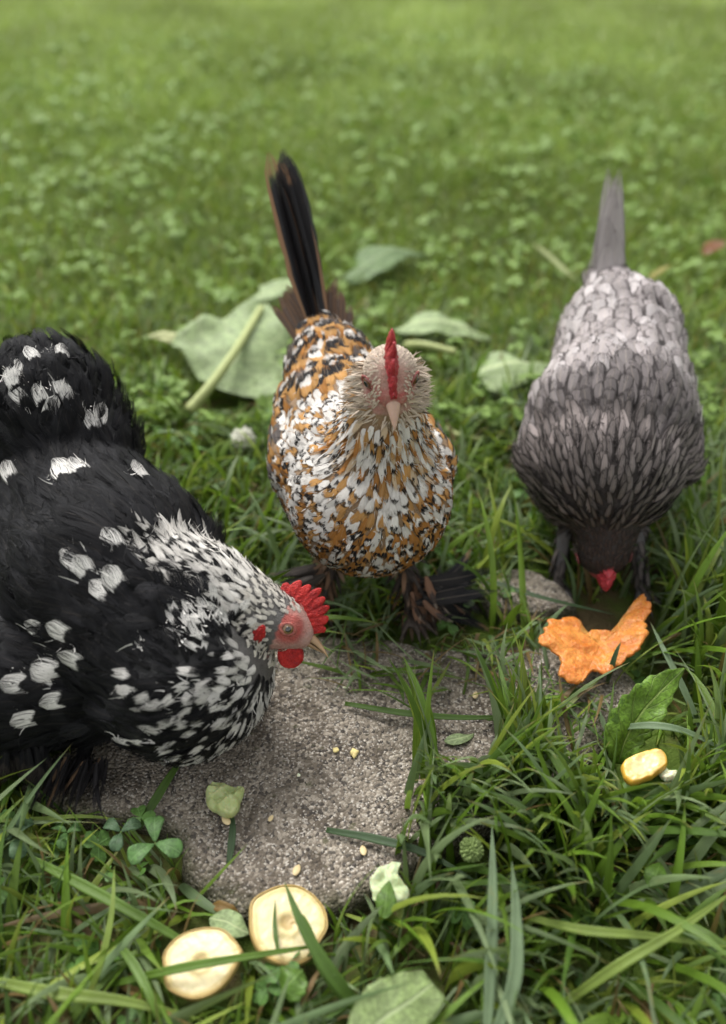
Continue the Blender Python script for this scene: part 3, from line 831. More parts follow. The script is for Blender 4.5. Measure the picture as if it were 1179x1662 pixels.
    wings = [[f for f in bodyF if f['tg'] == 'wing' and (f['p'].x > .005 - .23 * (f['p'].y - .57)) == sg] for sg in (False, True)]; bodyF = [f for f in bodyF if f['tg'] != 'wing']
    MF = feather_material('speckled_feather', fray=.4, gloss=.15, rough=.7, streak=.30)
    under(feather_mesh('body_feathers', bodyF, MF, bvh, 7, 5, 1), root)
    for wF in wings: under(feather_mesh('wing', wF, MF, bvh, 8, 5, 11), root)
    under(feather_mesh('neck_feathers', neckF, MF, bvh, 6, 3, 2), root)
    under(feather_mesh('head_feathers', headF, MF, bvh, 4, 3, 3), root)
    under(feather_mesh('cheek_feathers', muff, MF, bvh, 6, 3, 4), root)
    under(feather_mesh('down', filaments(neckF, 4, 1, .4, .0009) + filaments(bodyF, 2, 2, .30, .0008), M_BARB, bvh, 4, 2, 32), root)
    # tail: a stiff fold of dark feathers with brown edges, seen nearly end on
    base = V(-.038, .742, .180); tip = P(455, 236, .318); ax = (tip - base).normalized(); Lt = (tip - base).length
    tf = []
    for k in range(12):
        s = (k - 5.5) / 5.5; side = 1 if k % 2 else -1
        n = V(1 * side, -.35, .1).normalized() if abs(s) > .3 else V(.55 * side, -1, .35).normalized()
        t = (ax + V(.012 * side * 2, .14 * s, -.06 * abs(s))).normalized()
        tf.append(dict(p=base + V(.004 * s, .008 * s, 0), t=t, n=n, L=Lt * (1.0 - .16 * abs(s)), W=.026, shape='long', A=(.011, .010, .011), B=(.011, .010, .011), C=(.16, .085, .05), pat=(.5, 2.0 if k % 3 else .9, .5), conform=0, roll=.05, bend=.04, jit=.015, curl=-.03, camber=.2))
    for k in range(26):
        s = (k - 12.5) / 12.5
        t = (ax + V(.03 + .15 * s, .1 * g.random(), -.05 - .30 * abs(s))).normalized()
        tf.append(dict(p=base + V(.022 * s, .004, -.006 - .012 * abs(s)), t=t, n=V(.25 * s, -1, .3), L=Lt * (.33 - .08 * abs(s)) * (1 + .25 * g.random()), W=.012, shape='round', A=(.09, .055, .038), B=(.15, .085, .048), C=(.10, .06, .04), pat=(.4, .85, .5), conform=0, roll=.2, bend=.2, curl=.05))
    # the two front feathers: black blade, brown rims
    for dx in (-.0035, .004):
        tf.append(dict(p=base + V(dx, -.010, .0), t=ax, n=V(.12, -1, .30), L=Lt * (.99 if dx < 0 else .93), W=.024, shape='long', A=(.010, .0095, .011), B=(.22, .12, .06), C=(.25, .19, .15), pat=(.52, 1.02, .5), conform=0, roll=.06, bend=.04, jit=.01, camber=.35))
    ML = feather_material('tail_feather', laced=True, fray=.22, gloss=.3, rough=.5, streak=.25)
    under(feather_mesh('tail', tf, ML, None, 12, 7, 6), root)
    # fluffy brown pads either side of the tail root and dark grey wing patches
    legs = (legF + [
        dict(p=V(.048, .556, .028) + V(g.gauss(0, .004), g.gauss(0, .005), g.gauss(0, .007)), t=V(.95, .05 + .35 * g.random(), -.22 + .2 * g.gauss(0, 1)), n=V(0, -.45, 1), L=.045 + .035 * g.random(), W=.012, shape='lance',
             A=(.03, .028, .028), B=(.018, .018, .02), C=(.22, .13, .08), pat=(.5, 2 if g.random() < .75 else .8, .5), conform=0, droop=.15, roll=.4, bend=.5) for _ in range(26)] + [
        dict(p=V(.044, .555, .03) + V(g.gauss(0, .006), g.gauss(0, .006), g.gauss(0, .010)), t=V(.25 + .5 * g.random(), -.5, -.9), n=V(0, -1, .3), L=.022 + .016 * g.random(), W=.007, shape='lance',
             A=(.20, .11, .07), B=(.06, .045, .04), C=(.35, .28, .22), pat=(.5, .8, .5), conform=0, droop=.2, roll=.5, bend=.5) for _ in range(30)] + [
        dict(p=V(-.040, .566, .03) + V(g.gauss(0, .005), g.gauss(0, .006), g.gauss(0, .010)), t=V(-.7 - .4 * g.random(), -.1, -.5), n=V(0, -.6, 1), L=.03 + .02 * g.random(), W=.008, shape='lance',
             A=(.06, .05, .045), B=(.04, .035, .03), C=(.2, .13, .08), pat=(.5, .85, .5), conform=0, droop=.2, roll=.5, bend=.5) for _ in range(26)])
    for q in (False, True): under(feather_mesh('leg_feathers', [f for f in legs if (f['p'].x > .004) == q], MF, None, 6, 3, 7), root)
    beak(root, H + F * .0185 - U * .0050, F - U * .35, U, .0215, .0080, M_BEAK_PINK, .18, .8)
    lid = flesh_material('eyelid_pink', (.30, .10, .085), (.20, .055, .05), 700, .5)
    for loc, nn in eyes: eye(root, loc - nn * .0003, (nn + F * .1).normalized(), F, .0046, M_IRIS_DARK, M_PUPIL, lid, .0010)
    base, ups = [], []
    for k in range(7):
        a = math.radians(2 + 116 * k / 6); dirv = F * math.cos(a) + U * math.sin(a)
        loc = bvh.ray_cast(H + dirv * .06, -dirv)[0]; base.append(loc); ups.append((dirv * .35 + U * 1.0 - F * .1).normalized())
    comb(root, base, ups, S, .0290, 5.0, .0032, M_COMB_PINK, .30, 2, skew=1.9)
    return bvh
# ================================================================ HEN C: lavender grey, right
def hen_grey():
    root = empty('hen', (.215, .64, 0), 'lavender grey hen with small pink comb pecking head down beside the orange scrap', 'hen', 'hens feeding round the stone')
    H = V(.2075, .582, .054); F, U, S = frame((.02, -.42, -.90), (.0, -.90, .42))
    prims = [
        ((.210, .634, .108), .064, (.220, .672, .125), .072, 'torso', (.08, .88, .42)),
        ((.214, .662, .086), .064, (.224, .692, .095), .066, 'torso', (.08, .88, .2)),
        ((.220, .672, .125), .070, (.238, .722, .134), .062, 'back', (.12, .95, .30)),
        ((.240, .740, .138), .060, (.251, .785, .152), .057, 'rump', (.12, .9, .42)),
        ((.250, .785, .165), .040, (.243, .825, .185), .022, 'tailbase', (-.05, .7, .7)),
        ((.209, .612, .100), .044, (.209, .600, .082), .031, 'neck', (0, .45, .9)),
        ((.209, .600, .082), .031, tuple(H), .0225, 'neck', (0, .42, .92)),
        (tuple(H), .0225, tuple(H + F * .014), .0135, 'head', tuple(-F)),
        ((.170, .650, .108), .034, (.198, .735, .125), .026, 'wing', (.12, .95, .25)),
        ((.262, .650, .108), .036, (.288, .745, .122), .028, 'wing', (.12, .95, .25)),
    ]
    prims += leg_prims((.185, .635, .06), (.180, .606, -.012), (-.1, -1, 0)) + leg_prims((.247, .635, .06), (.256, .600, -.012), (.1, -1, 0))
    def bcol(t, p):
        q = Vector(p) - H
        if t == 'head' or q.length < .022: return (.34, .07, .07) if q.dot(F) > .010 else (.05, .038, .034)
        if t in ('leg', 'toe'): return (.17, .16, .165)
        return (.035, .028, .026)
    b, bvh, me = bird_body(prims, bcol, M_SKIN, root)
    def space(t, p, n):
        q = Vector(p) - H
        if q.length < .032: return None if q.dot(F) > .019 else .0026
        if t == 'neck': return .0052
        if t in ('torso', 'back', 'wing', 'rump'): return .0062 if q.length < .115 else .0094
        if t == 'tailbase': return .009
        if t == 'leg': return .007
        return None
    pts = sample_surface(me, prims, space, 70000, 12)
    g = random.Random(3)
    PALE = (.34, .305, .30); PALE2 = (.44, .405, .40); EDGE = (.115, .099, .098); DK = (.150, .132, .130); DK2 = (.052, .044, .044)
    neckF, bodyF, headF, legF = [], [], [], []
    for p, t, n, tg in pts:
        p = Vector(p); q = p - H; d = q.length; k = g.random(); j = .8 + .4 * g.random()
        f = dict(p=p, t=Vector(t), n=Vector(n), roll=.15, bend=.2)
        if d < .032:
            c = tuple(x * j for x in (.055, .040, .036)); f.update(L=.008, W=.0026, shape='lance', A=c, B=c, C=c, pat=(.5, 2, .5), lift=.1); headF.append(f); continue
        if tg == 'neck' or d < .108 + .012 * mnoise.noise(p * 40):
            s = min(1, max(0, (d - .03) / .075)); c = tuple(x * j * (.50 + .95 * s) * (1.5 if k < .3 else 1) for x in (.140, .120, .115))
            f.update(L=.018 + .012 * s, W=.0056 + .0045 * s, shape='lance', A=c, B=tuple(x * .30 for x in c), C=tuple(x * .3 for x in c), pat=(.45, 2, .5), lift=.17, roll=.25); neckF.append(f); continue
        if tg == 'leg': continue
        m = max(0, min(1, (p.y - .640 + .020 * mnoise.noise(p * 30)) / .028)); m *= max(0, min(1, (p.z - .07) / .05))
        A = tuple((a * (1 - m) + b_ * m) * j for a, b_ in zip(DK, PALE if k < .7 else PALE2)); B = tuple(a * (1 - m) + b_ * m for a, b_ in zip(DK2, EDGE))
        f.update(L=.026, W=.0260 if m > .3 else .0200, shape='round', A=A, B=B, C=B, pat=(.52 + .05 * g.gauss(0, 1), 2, .5), lift=.16 if m > .5 else .12, camber=.4)
        if tg == 'wing': f.update(L=.040, W=.017, lift=.09)
        if tg == 'tailbase': f.update(L=.028, W=.014, A=tuple(x * .8 for x in PALE), B=EDGE)
        bodyF.append(f); f['tg'] = tg
    wings = [[f for f in bodyF if f['tg'] == 'wing' and (f['p'].x > .225) == sg] for sg in (False, True)]; bodyF = [f for f in bodyF if f['tg'] != 'wing']
    ML = feather_material('grey_laced_feather', laced=True, fray=.42, gloss=.2, rough=.65, streak=.35)
    under(feather_mesh('body_feathers', bodyF, ML, bvh, 7, 5, 1), root)
    for wF in wings: under(feather_mesh('wing', wF, ML, bvh, 8, 5, 11), root)
    under(feather_mesh('neck_feathers', neckF, ML, bvh, 6, 5, 2), root)
    under(feather_mesh('head_feathers', headF, ML, bvh, 4, 3, 3), root)
    under(feather_mesh('down', filaments(neckF, 4, 1, .35, .0010) + filaments(bodyF, 3, 2, .3, .0010), M_BARB, bvh, 4, 2, 33), root)
    base = V(.243, .828, .178); tip = P(994, 262, .292); ax = (tip - base).normalized(); Lt = (tip - base).length; tf = []
    for k in range(14):
        s = (k - 6.5) / 6.5; side = 1 if k % 2 else -1
        tf.append(dict(p=base + V(.004 * side * abs(s), -.010 + .008 * s, 0), t=(ax + V(-.05 * abs(s) + .015, .10 * s, -.06 * abs(s))).normalized(), n=V(.12 * side, -1, .25), L=Lt * (1 - .55 * abs(s) ** 1.2), W=.027, shape='lance',
                       A=(.44, .40, .39), B=(.30, .27, .265), C=EDGE, pat=(.7, 2, .5), conform=0, roll=.08, bend=.05, jit=.012, camber=.4, curl=.06))
    for k in range(10):
        s = (k - 4.5) / 4.5
        tf.append(dict(p=base + V(.010 * s, -.012, -.008), t=(ax * .8 + V(-.16 * (s < 0) + .15 * s, -.12, .0)).normalized(), n=V(.3 * s, -1, .3), L=.042, W=.020, shape='round', A=(.36, .325, .315), B=(.12, .10, .095), C=EDGE, pat=(.7, 2, .5), conform=0, roll=.3, bend=.3))
    under(feather_mesh('tail', tf, ML, None, 10, 7, 6), root)
    cf = []
    for k in range(30):
        sg = 1 if k % 2 else -1
        cf.append(dict(p=H + S * sg * .016 + F * .002, t=(S * sg - F * .4 + V(g.gauss(0, .3), g.gauss(0, .3), g.gauss(0, .3))), n=V(0, -1, .4), L=.010 + .006 * g.random(), W=.0022, shape='lance', A=(.10, .08, .07), B=(.30, .26, .2) if g.random() < .25 else (.09, .07, .06), C=DK, pat=(.5, 2, .5), conform=0))
    for q in (0, 1): under(feather_mesh('cheek_feathers', cf[q::2], ML, None, 5, 3, 8), root)
    beak(root, H + F * .021, F, U, .019, .0055, M_BEAK_DARK, .15, .85)
    lid = flesh_material('eyelid_dusky', (.22, .06, .06), (.12, .03, .03), 700, .5)
    for s in (S, -S):
        loc, nn, _, _ = bvh.find_nearest(H + F * .009 + s * .03); eye(root, loc + nn * .0012, nn, F, .0034, M_IRIS_DARK, M_PUPIL, lid, .0011)
    base, ups = [], []
    for k in range(7):
        a = math.radians(4 + 52 * k / 6); dirv = F * math.cos(a) + U * math.sin(a)
        loc = bvh.ray_cast(H + dirv * .06, -dirv)[0]; base.append(loc); ups.append((dirv * .8 + U * .2).normalized())
    comb(root, base, ups, S, .0150, 5.0, .0055, M_COMB_PINK, .25, 3)
    for s in (S, -S): lobe(root, 'wattle', H + F * .020 - U * .009 + s * .004, s, -F, .006, .006, .002, M_COMB_PINK)
    return bvh

hen_black(); hen_speckled(); hen_grey()
BODY_SPHERES = [((-.135, .436, .079), .076), ((-.19, .495, .10), .093), ((-.24, .56, .12), .088), ((-.268, .615, .155), .078), ((-.11, .456, .118), .045), ((-.055, .44, .105), .032), ((-.03, .434, .10), .022),
                ((.0, .58, .125), .082), ((-.015, .64, .145), .075), ((-.035, .715, .18), .058), ((-.045, .75, .215), .035), ((.015, .555, .19), .045), ((.018, .535, .24), .038), ((-.055, .8, .26), .02), ((-.065, .83, .29), .02), ((.018, .515, .23), .03),
                ((.21, .635, .112), .076), ((.22, .68, .13), .084), ((.238, .735, .145), .078), ((.25, .785, .16), .066), ((.243, .83, .19), .035), ((.209, .60, .08), .045), ((.209, .583, .045), .026), ((.209, .575, .03), .02), ((.24, .86, .25), .02)]

# ---------------------------------------------------------------- grass
GREENS = arr([(.085, .155, .014), (.108, .195, .018), (.060, .118, .016), (.13, .215, .028), (.155, .215, .095), (.19, .25, .032), (.13, .195, .085), (.17, .225, .11)])
def grass_cols(n, g, dead=.03):
    c = 1.1 * GREENS[g.integers(0, len(GREENS), n)] * (.75 + .5 * g.random((n, 1)))
    d = g.random(n) < dead; c[d] = arr((.20, .13, .05)) * (.6 + .6 * g.random((d.sum(), 1))); return c
def blade_geo(x, y, z0, L, Wd, az, phi0, kap, col, seg, cross, g, floor, twist=.6):
    N = len(x); S = np.linspace(0, 1, seg + 1); pts = np.zeros((N, seg + 1, 3)); tan = np.zeros_like(pts)
    p = np.stack([x, y, z0], 1); h = np.stack([np.cos(az), np.sin(az), 0 * az], 1); wig = g.normal(0, .35, N)
    for k in range(seg + 1):
        ph = np.clip(phi0 + kap * S[k] ** 1.4, 0, 1.95); a2 = az + wig * S[k]; h = np.stack([np.cos(a2), np.sin(a2), 0 * az], 1)
        d = h * np.sin(ph)[:, None]; d[:, 2] = np.cos(ph); tan[:, k] = d; pts[:, k] = p
        p = p + d * (L / seg)[:, None]
        fl = floor(p[:, 0], p[:, 1]) + .0015 + .006 * g.random(N) if callable(floor) else floor + .002 + .012 * ((np.arange(N) * .618) % 1)
        low = p[:, 2] < fl; p[low, 2] = np.asarray(fl)[low] if np.ndim(fl) else fl
    side0 = np.stack([-np.sin(az), np.cos(az), 0 * az], 1); tw = g.normal(0, twist, N)
    w = np.minimum(1, .55 + 1.6 * S) * (1 - S ** 2.6) ** .9
    rows = []
    for k in range(seg + 1):
        n = nrm(np.cross(side0, tan[:, k])); a = tw * S[k]
        sd_ = side0 * np.cos(a)[:, None] + n * np.sin(a)[:, None]; nn = nrm(np.cross(sd_, tan[:, k]))
        ww = (Wd * .5 * w[k] + 1e-5)[:, None]
        if cross == 3: rows.append(np.stack([pts[:, k] - sd_ * ww, pts[:, k] - nn * ww * .35, pts[:, k] + sd_ * ww], 1))
        else: rows.append(np.stack([pts[:, k] - sd_ * ww, pts[:, k] + sd_ * ww], 1))
    V_ = np.stack(rows, 1); r = g.random(N)
    uv = np.zeros(V_.shape); uv[..., 0] = np.linspace(-1, 1, cross)[None, None]; uv[..., 1] = S[None, :, None]; uv[..., 2] = r[:, None, None]
    C = np.broadcast_to(col[:, None, None, :], V_.shape)
    return pts, V_, uv, C
def blade_object(name, geo, keep, cross, mat):
    pts, V_, uv, C = geo; V_ = V_[keep]; uv = uv[keep]; C = C[keep]; N, R = V_.shape[:2]
    base = (np.arange(N) * R * cross)[:, None]; k = (np.arange(R - 1)[:, None] * cross + np.arange(cross - 1)).ravel()[None]
    a = (base + k).ravel(); fs = np.stack([a, a + 1, a + cross + 1, a + cross], 1)
    return mesh(name, V_.reshape(-1, 3), fs, mat, attrs={'guv': ('vec', uv.reshape(-1, 3)), 'gcol': ('col', C.reshape(-1, 3))})
def hits_bird(pts):
    bad = np.zeros(len(pts), bool)
    for c, r in BODY_SPHERES: bad |= (np.linalg.norm(pts - arr(c), axis=-1) < r).any(-1)
    return bad
# stretches of stone, hens and scraps that no loose blade may cover
CLEAR = [[(60, 1240), (120, 1300), (290, 1325), (330, 1420), (400, 1470), (560, 1455), (640, 1370), (672, 1240), (660, 1130), (600, 1085), (470, 1060), (380, 1180), (200, 1235)],
         [(262, 1530), (290, 1508), (360, 1508), (395, 1560), (385, 1600), (330, 1622), (280, 1605)], [(403, 1490), (430, 1450), (480, 1435), (532, 1490), (520, 1530), (450, 1568), (405, 1530)],
         [(880, 1040), (900, 1000), (1058, 965), (1050, 1040), (985, 1095), (930, 1110), (900, 1080)],
         [(330, 1270), (395, 1270), (390, 1340), (340, 1335)], [(1000, 1225), (1100, 1210), (1105, 1265), (1010, 1275)],
         [(1000, 1160), (1060, 1090), (1120, 1085), (1110, 1150), (1010, 1225)], [(205, 1350), (260, 1310), (290, 1400), (220, 1400)],
         [(820, 940), (870, 925), (930, 970), (900, 985)], [(905, 1160), (1020, 1115), (1020, 1160), (940, 1195)], [(700, 1150), (800, 1120), (800, 1230), (710, 1225)],
         [(590, 1640), (620, 1610), (700, 1590), (710, 1640), (700, 1662), (590, 1662)], [(600, 1420), (630, 1395), (660, 1440), (655, 1470), (610, 1465)],
         [(740, 1360), (790, 1360), (790, 1400), (740, 1400)],
         [(300, 660), (290, 560), (350, 500), (460, 500), (450, 640), (360, 665)]]
FRONT = [([(440, 1070), (440, 920), (560, 920), (570, 1090)], .43), ([(890, 840), (900, 960), (1050, 970), (1080, 840)], .590), ([(640, 920), (820, 930), (830, 1000), (640, 1050)], .545), ([(430, 600), (430, 900), (760, 900), (760, 600)], .6), ([(0, 800), (0, 1200), (380, 1180), (450, 1080), (440, 900), (200, 700)], .45)]
def covers(pts, polys=CLEAR):
    u, v = proj(pts); bad = np.zeros(len(pts), bool)
    for pl in polys: bad |= inside(pl, u, v).any(-1)
    for pl, yy in FRONT: bad |= (inside(pl, u, v) & (pts[..., 1] < yy)).any(-1)
    return bad
def near_grass():
    g = np.random.default_rng(21)
    out = []
    # short dense undergrowth
    n = 31000; x = g.uniform(-.8, .85, n); y = g.uniform(.08, 1.15, n)
    ok = ~inside(SLAB2D, *wob(x, y)); x, y = x[ok], y[ok]; n = len(x)
    ang = arr([mnoise.noise(Vector((a * 9, b * 9, 1))) * 5 for a, b in zip(x, y)])
    lift = arr([mnoise.noise(Vector((a * 7, b * 7, 9))) for a, b in zip(x, y)])
    L = g.uniform(.025, .07, n); Wd = g.uniform(.0016, .0046, n)
    geo = blade_geo(x, y, np.full(n, SOIL - .003), L, Wd, ang + g.normal(0, 1.0, n), np.abs(g.normal(.4, .35, n)), g.uniform(.2, 1.7, n), grass_cols(n, g, .10), 5, 3, g, SOIL)
    keep = ~hits_bird(geo[0]) & (~covers(geo[0], CLEAR[:6] + CLEAR[8:]) | (g.random(n) < .03)) & ~(covers(geo[0], CLEAR[6:8]) & (geo[0][..., 2].max(1) > .006))
    out.append((geo, keep))
    # long coarse blades lying over one another
    n = 8400; x = g.uniform(-.75, .8, n); y = g.uniform(.10, .95, n)
    ok = ~inside(SLAB2D, *wob(x, y)); x, y = x[ok], y[ok]; n = len(x)
    ang = arr([mnoise.noise(Vector((a * 6 + 5, b * 6, 1))) * 6 for a, b in zip(x, y)])
    L = g.uniform(.06, .15, n); Wd = g.uniform(.0034, .0085, n)
    flat = (x < -.02) & (y < .42); phi = np.where(flat, g.uniform(.7, 1.35, n), np.abs(g.normal(.45, .35, n))); kap = np.where(flat, g.uniform(.2, .7, n), g.uniform(.3, 1.6, n))
    L = np.where(y > .62, L * .62, L)
    geo = blade_geo(x, y, np.full(n, SOIL - .003), L, Wd, ang + g.normal(0, .9, n), phi, kap, grass_cols(n, g, .02), 9, 3, g, SOIL, 1.0)
    top = geo[0][..., 2].max(1)
    keep = ~hits_bird(geo[0]) & ~covers(geo[0]) & (top < .10)
    u, v = proj(geo[0]); keep &= ~((v > 1500).any(-1) & (top > .055))
    out.append((geo, keep))
    # tall tuft to the right of the stone
    c = [P(700, 1300, SOIL), P(760, 1330, SOIL), P(830, 1330, SOIL), P(900, 1330, SOIL), P(970, 1330, SOIL), P(860, 1270, SOIL), P(1060, 1330, SOIL), P(1140, 1300, SOIL), P(640, 1480, SOIL), P(900, 1440, SOIL), P(1120, 1000, SOIL), P(1160, 1100, SOIL), P(790, 1240, SOIL), P(705, 1265, SOIL), P(740, 1285, SOIL), P(820, 1215, SOIL), P(690, 1330, SOIL), P(660, 1420, SOIL)]
    cx, cy = [], []
    for q in c:
        m = 62; cx += list(q.x + g.normal(0, .018, m)); cy += list(q.y + g.normal(0, .014, m))
    x, y = arr(cx), arr(cy); n = len(x)
    geo = blade_geo(x, y, np.full(n, SOIL), g.uniform(.06, .125, n), g.uniform(.0034, .0080, n), g.uniform(0, 6.28, n), np.abs(g.normal(.25, .2, n)), g.uniform(.2, 1.3, n), grass_cols(n, g, .01), 9, 3, g, SOIL, 1.0)
    keep = ~hits_bird(geo[0]) & ~covers(geo[0]); out.append((geo, keep))
    # a few thin blades across the stone itself
    n = 420; q = [P(*s, 0) for s in zip(g.uniform(540, 1020, n), g.uniform(1020, 1250, n) ** 1.0)]; x = arr([a.x for a in q]); y = arr([a.y for a in q])
    geo = blade_geo(x, y, np.full(n, -.001), g.uniform(.02, .075, n), g.uniform(.0012, .0045, n), g.uniform(0, 6.28, n), g.uniform(.9, 1.4, n), g.uniform(.1, .6, n), grass_cols(n, g, .2), 6, 3, g, .0015)
    keep = ~hits_bird(geo[0]) & ~covers(geo[0], CLEAR[1:9] + CLEAR[10:] + [[(100, 1130), (640, 1130), (670, 1200), (690, 1330), (500, 1500), (200, 1400)]]); out.append((geo, keep))
    # merge
    objs = []
    pts = None; Vs, Fs, UV, CC = [], [], [], []; off = 0
    for geo, keep in out:
        V_, uv, C = geo[1][keep], geo[2][keep], geo[3][keep]; N, R = V_.shape[:2]
        base = (np.arange(N) * R * 3)[:, None]; k = (np.arange(R - 1)[:, None] * 3 + np.arange(2)).ravel()[None]; a = (base + k).ravel() + off
        Fs.append(np.stack([a, a + 1, a + 4, a + 3], 1)); Vs.append(V_.reshape(-1, 3)); UV.append(uv.reshape(-1, 3)); CC.append(C.reshape(-1, 3)); off += N * R * 3
    o = mesh('grass', np.concatenate(Vs), np.concatenate(Fs), M_GRASS, attrs={'guv': ('vec', np.concatenate(UV)), 'gcol': ('col', np.concatenate(CC))})
    tag(o, 'coarse tangled green grass growing round the stone', 'grass', kind='stuff')
def far_lawn():
    g = np.random.default_rng(5); xs, ys = [], []
    for n, y0, y1 in ((62000, .95, 2.0), (100000, 2.0, 4.2), (60000, 4.2, 9.0)):
        y = g.uniform(y0, y1, n); x = g.uniform(-1, 1, n) * (.75 * y + .55); xs.append(x); ys.append(y)
    x = np.concatenate(xs); y = np.concatenate(ys); n = len(x); sc = np.clip(y / 1.6, 1, 1.7)
    tone = arr([mnoise.noise(Vector((a * 2.2, b * 2.2, 3))) + .5 * mnoise.noise(Vector((a * 7, b * 7, 3))) for a, b in zip(x, y)])
    col = grass_cols(n, g, .05) * (1.05 + .35 * tone[:, None])
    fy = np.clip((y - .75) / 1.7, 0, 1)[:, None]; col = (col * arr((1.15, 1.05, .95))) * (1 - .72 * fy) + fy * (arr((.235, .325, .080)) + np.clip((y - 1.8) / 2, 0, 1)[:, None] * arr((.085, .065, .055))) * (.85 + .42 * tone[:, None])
    geo = blade_geo(x, y, np.full(n, SOIL), g.uniform(.02, .055, n) * sc ** .5, g.uniform(.0025, .005, n) * sc, g.uniform(0, 6.28, n), np.abs(g.normal(.5, .35, n)), g.uniform(.2, 1.4, n), col, 3, 2, g, SOIL)
    o = blade_object('lawn_grass', geo, ~hits_bird(geo[0]), 2, M_GRASS_FAR); tag(o, 'short mown lawn grass stretching away behind the hens', 'grass', kind='stuff')
def trefoils(n, gen, seed, size=(.005, .009)):
    """positions -> leaflets: each a folded rounded heart of 8 vertices"""
    g = np.random.default_rng(seed); x, y, z, ok = gen(g, n); x, y, z = x[ok], y[ok], z[ok]; n = len(x)
    x = np.repeat(x, 3); y = np.repeat(y, 3); z = np.repeat(z, 3); az = np.repeat(g.uniform(0, 6.28, n), 3) + np.tile([0, 2.09, 4.19], n) + g.normal(0, .15, 3 * n)
    s = np.repeat(g.uniform(*size, n), 3) * np.clip(np.repeat(np.ones(n), 3) * y / 1.5, 1, 1.3)
    tx = np.repeat(g.normal(0, .35, n), 3); ty = np.repeat(g.normal(0, .35, n), 3)
    prof = [(0, 0), (.35, .42), (.75, .62), (1.08, .50), (1.16, .22), (1.04, 0)]
    loc = [(a, b) for a, b in prof] + [(a, -b) for a, b in prof[1:-1]]
    loc = arr(loc); N = len(x); vs = np.zeros((N, len(loc), 3)); uv = np.zeros_like(vs)
    for i, (a, b) in enumerate(loc):
        dx = (a * np.cos(az) - b * np.sin(az)) * s; dy = (a * np.sin(az) + b * np.cos(az)) * s
        vs[:, i] = np.stack([x + dx, y + dy, z + dx * tx + dy * ty + s * (.28 * abs(b) - .18 * a * a)], 1); uv[:, i] = (b * 1.5, min(a, 1), 0)
    b = (np.arange(N) * len(loc))[:, None]
    q = arr([(0, 1, 2, 5), (5, 2, 3, 4), (0, 5, 7, 6), (5, 9, 8, 7)]).astype(int)
    fs = (b[:, :, None] + q[None]).reshape(-1, 4)
    return vs.reshape(-1, 3), fs, uv.reshape(-1, 3)
def clover():
    def far(g, n):
        y = .85 + 2.3 * g.random(n) ** 1.5; x = g.uniform(-1, 1, n) * (.7 * y + .5); z = SOIL + g.uniform(.018, .05, n)
        t = arr([mnoise.noise(Vector((a * 3.1, b * 3.1, 7))) for a, b in zip(x, y)]); p = np.stack([x, y, z], 1)
        return x, y, z, (g.random(n) < .55 + t) & ~hits_bird(p[:, None]) & ~covers(p[:, None])
    v, f, uv = trefoils(9500, far, 31, (.0030, .0120))
    M = leaf_material('lawn_clover', (.155, .255, .045), (.19, .28, .07), 5, 1, .1, .5, .4, mottle=(.22, .30, .08), spec=.25)
    tag(mesh('clover_cover', v, f, M, attrs={'guv': ('vec', uv)}), 'small round clover leaves spread through the lawn', 'clover', kind='stuff')
    def near(g, n):
        x = g.uniform(-.45, .5, n); y = g.uniform(.2, .95, n); z = SOIL + g.uniform(.008, .035, n); p = np.stack([x, y, z], 1)
        t = arr([mnoise.noise(Vector((a * 8, b * 8, 4))) for a, b in zip(x, y)])
        return x, y, z, (g.random(n) < .35 + 1.3 * t) & ~hits_bird(p[:, None]) & ~covers(p[:, None]) & ~inside(SLAB2D, x, y)
    v, f, uv = trefoils(1500, near, 33, (.005, .009))
    tag(mesh('clover_cover', v, f, M_CLOVER, attrs={'guv': ('vec', uv)}), 'low clover leaves showing between the coarse grass near the stone', 'clover', kind='stuff')
def litter():
    g = np.random.default_rng(77); n = 900; x = g.uniform(-.45, .5, n); y = g.uniform(.15, 1.1, n); on = inside(SLAB2D, x, y) & (g.random(n) < .9)
    x, y = x[~on], y[~on]; n = len(x); z = np.full(n, SOIL + .006) + g.uniform(0, .012, n); st = inside(SLAB2D, x, y); z[st] = .0035
    col = np.where((g.random(n) < .5)[:, None], arr((.34, .26, .11)), arr((.17, .10, .045))) * g.uniform(.6, 1.3, (n, 1))
    geo = blade_geo(x, y, z, g.uniform(.008, .045, n), g.uniform(.0007, .0026, n), g.uniform(0, 6.28, n), g.uniform(1.35, 1.6, n), g.uniform(-.2, .2, n), col, 4, 3, g, SOIL)
    tag(blade_object('straw_litter', geo, ~hits_bird(geo[0]) & ~covers(geo[0]), 3, M_GRASS), 'dead straw and torn dry bits lying in the grass', 'litter', kind='stuff')
near_grass(); far_lawn(); clover(); litter()

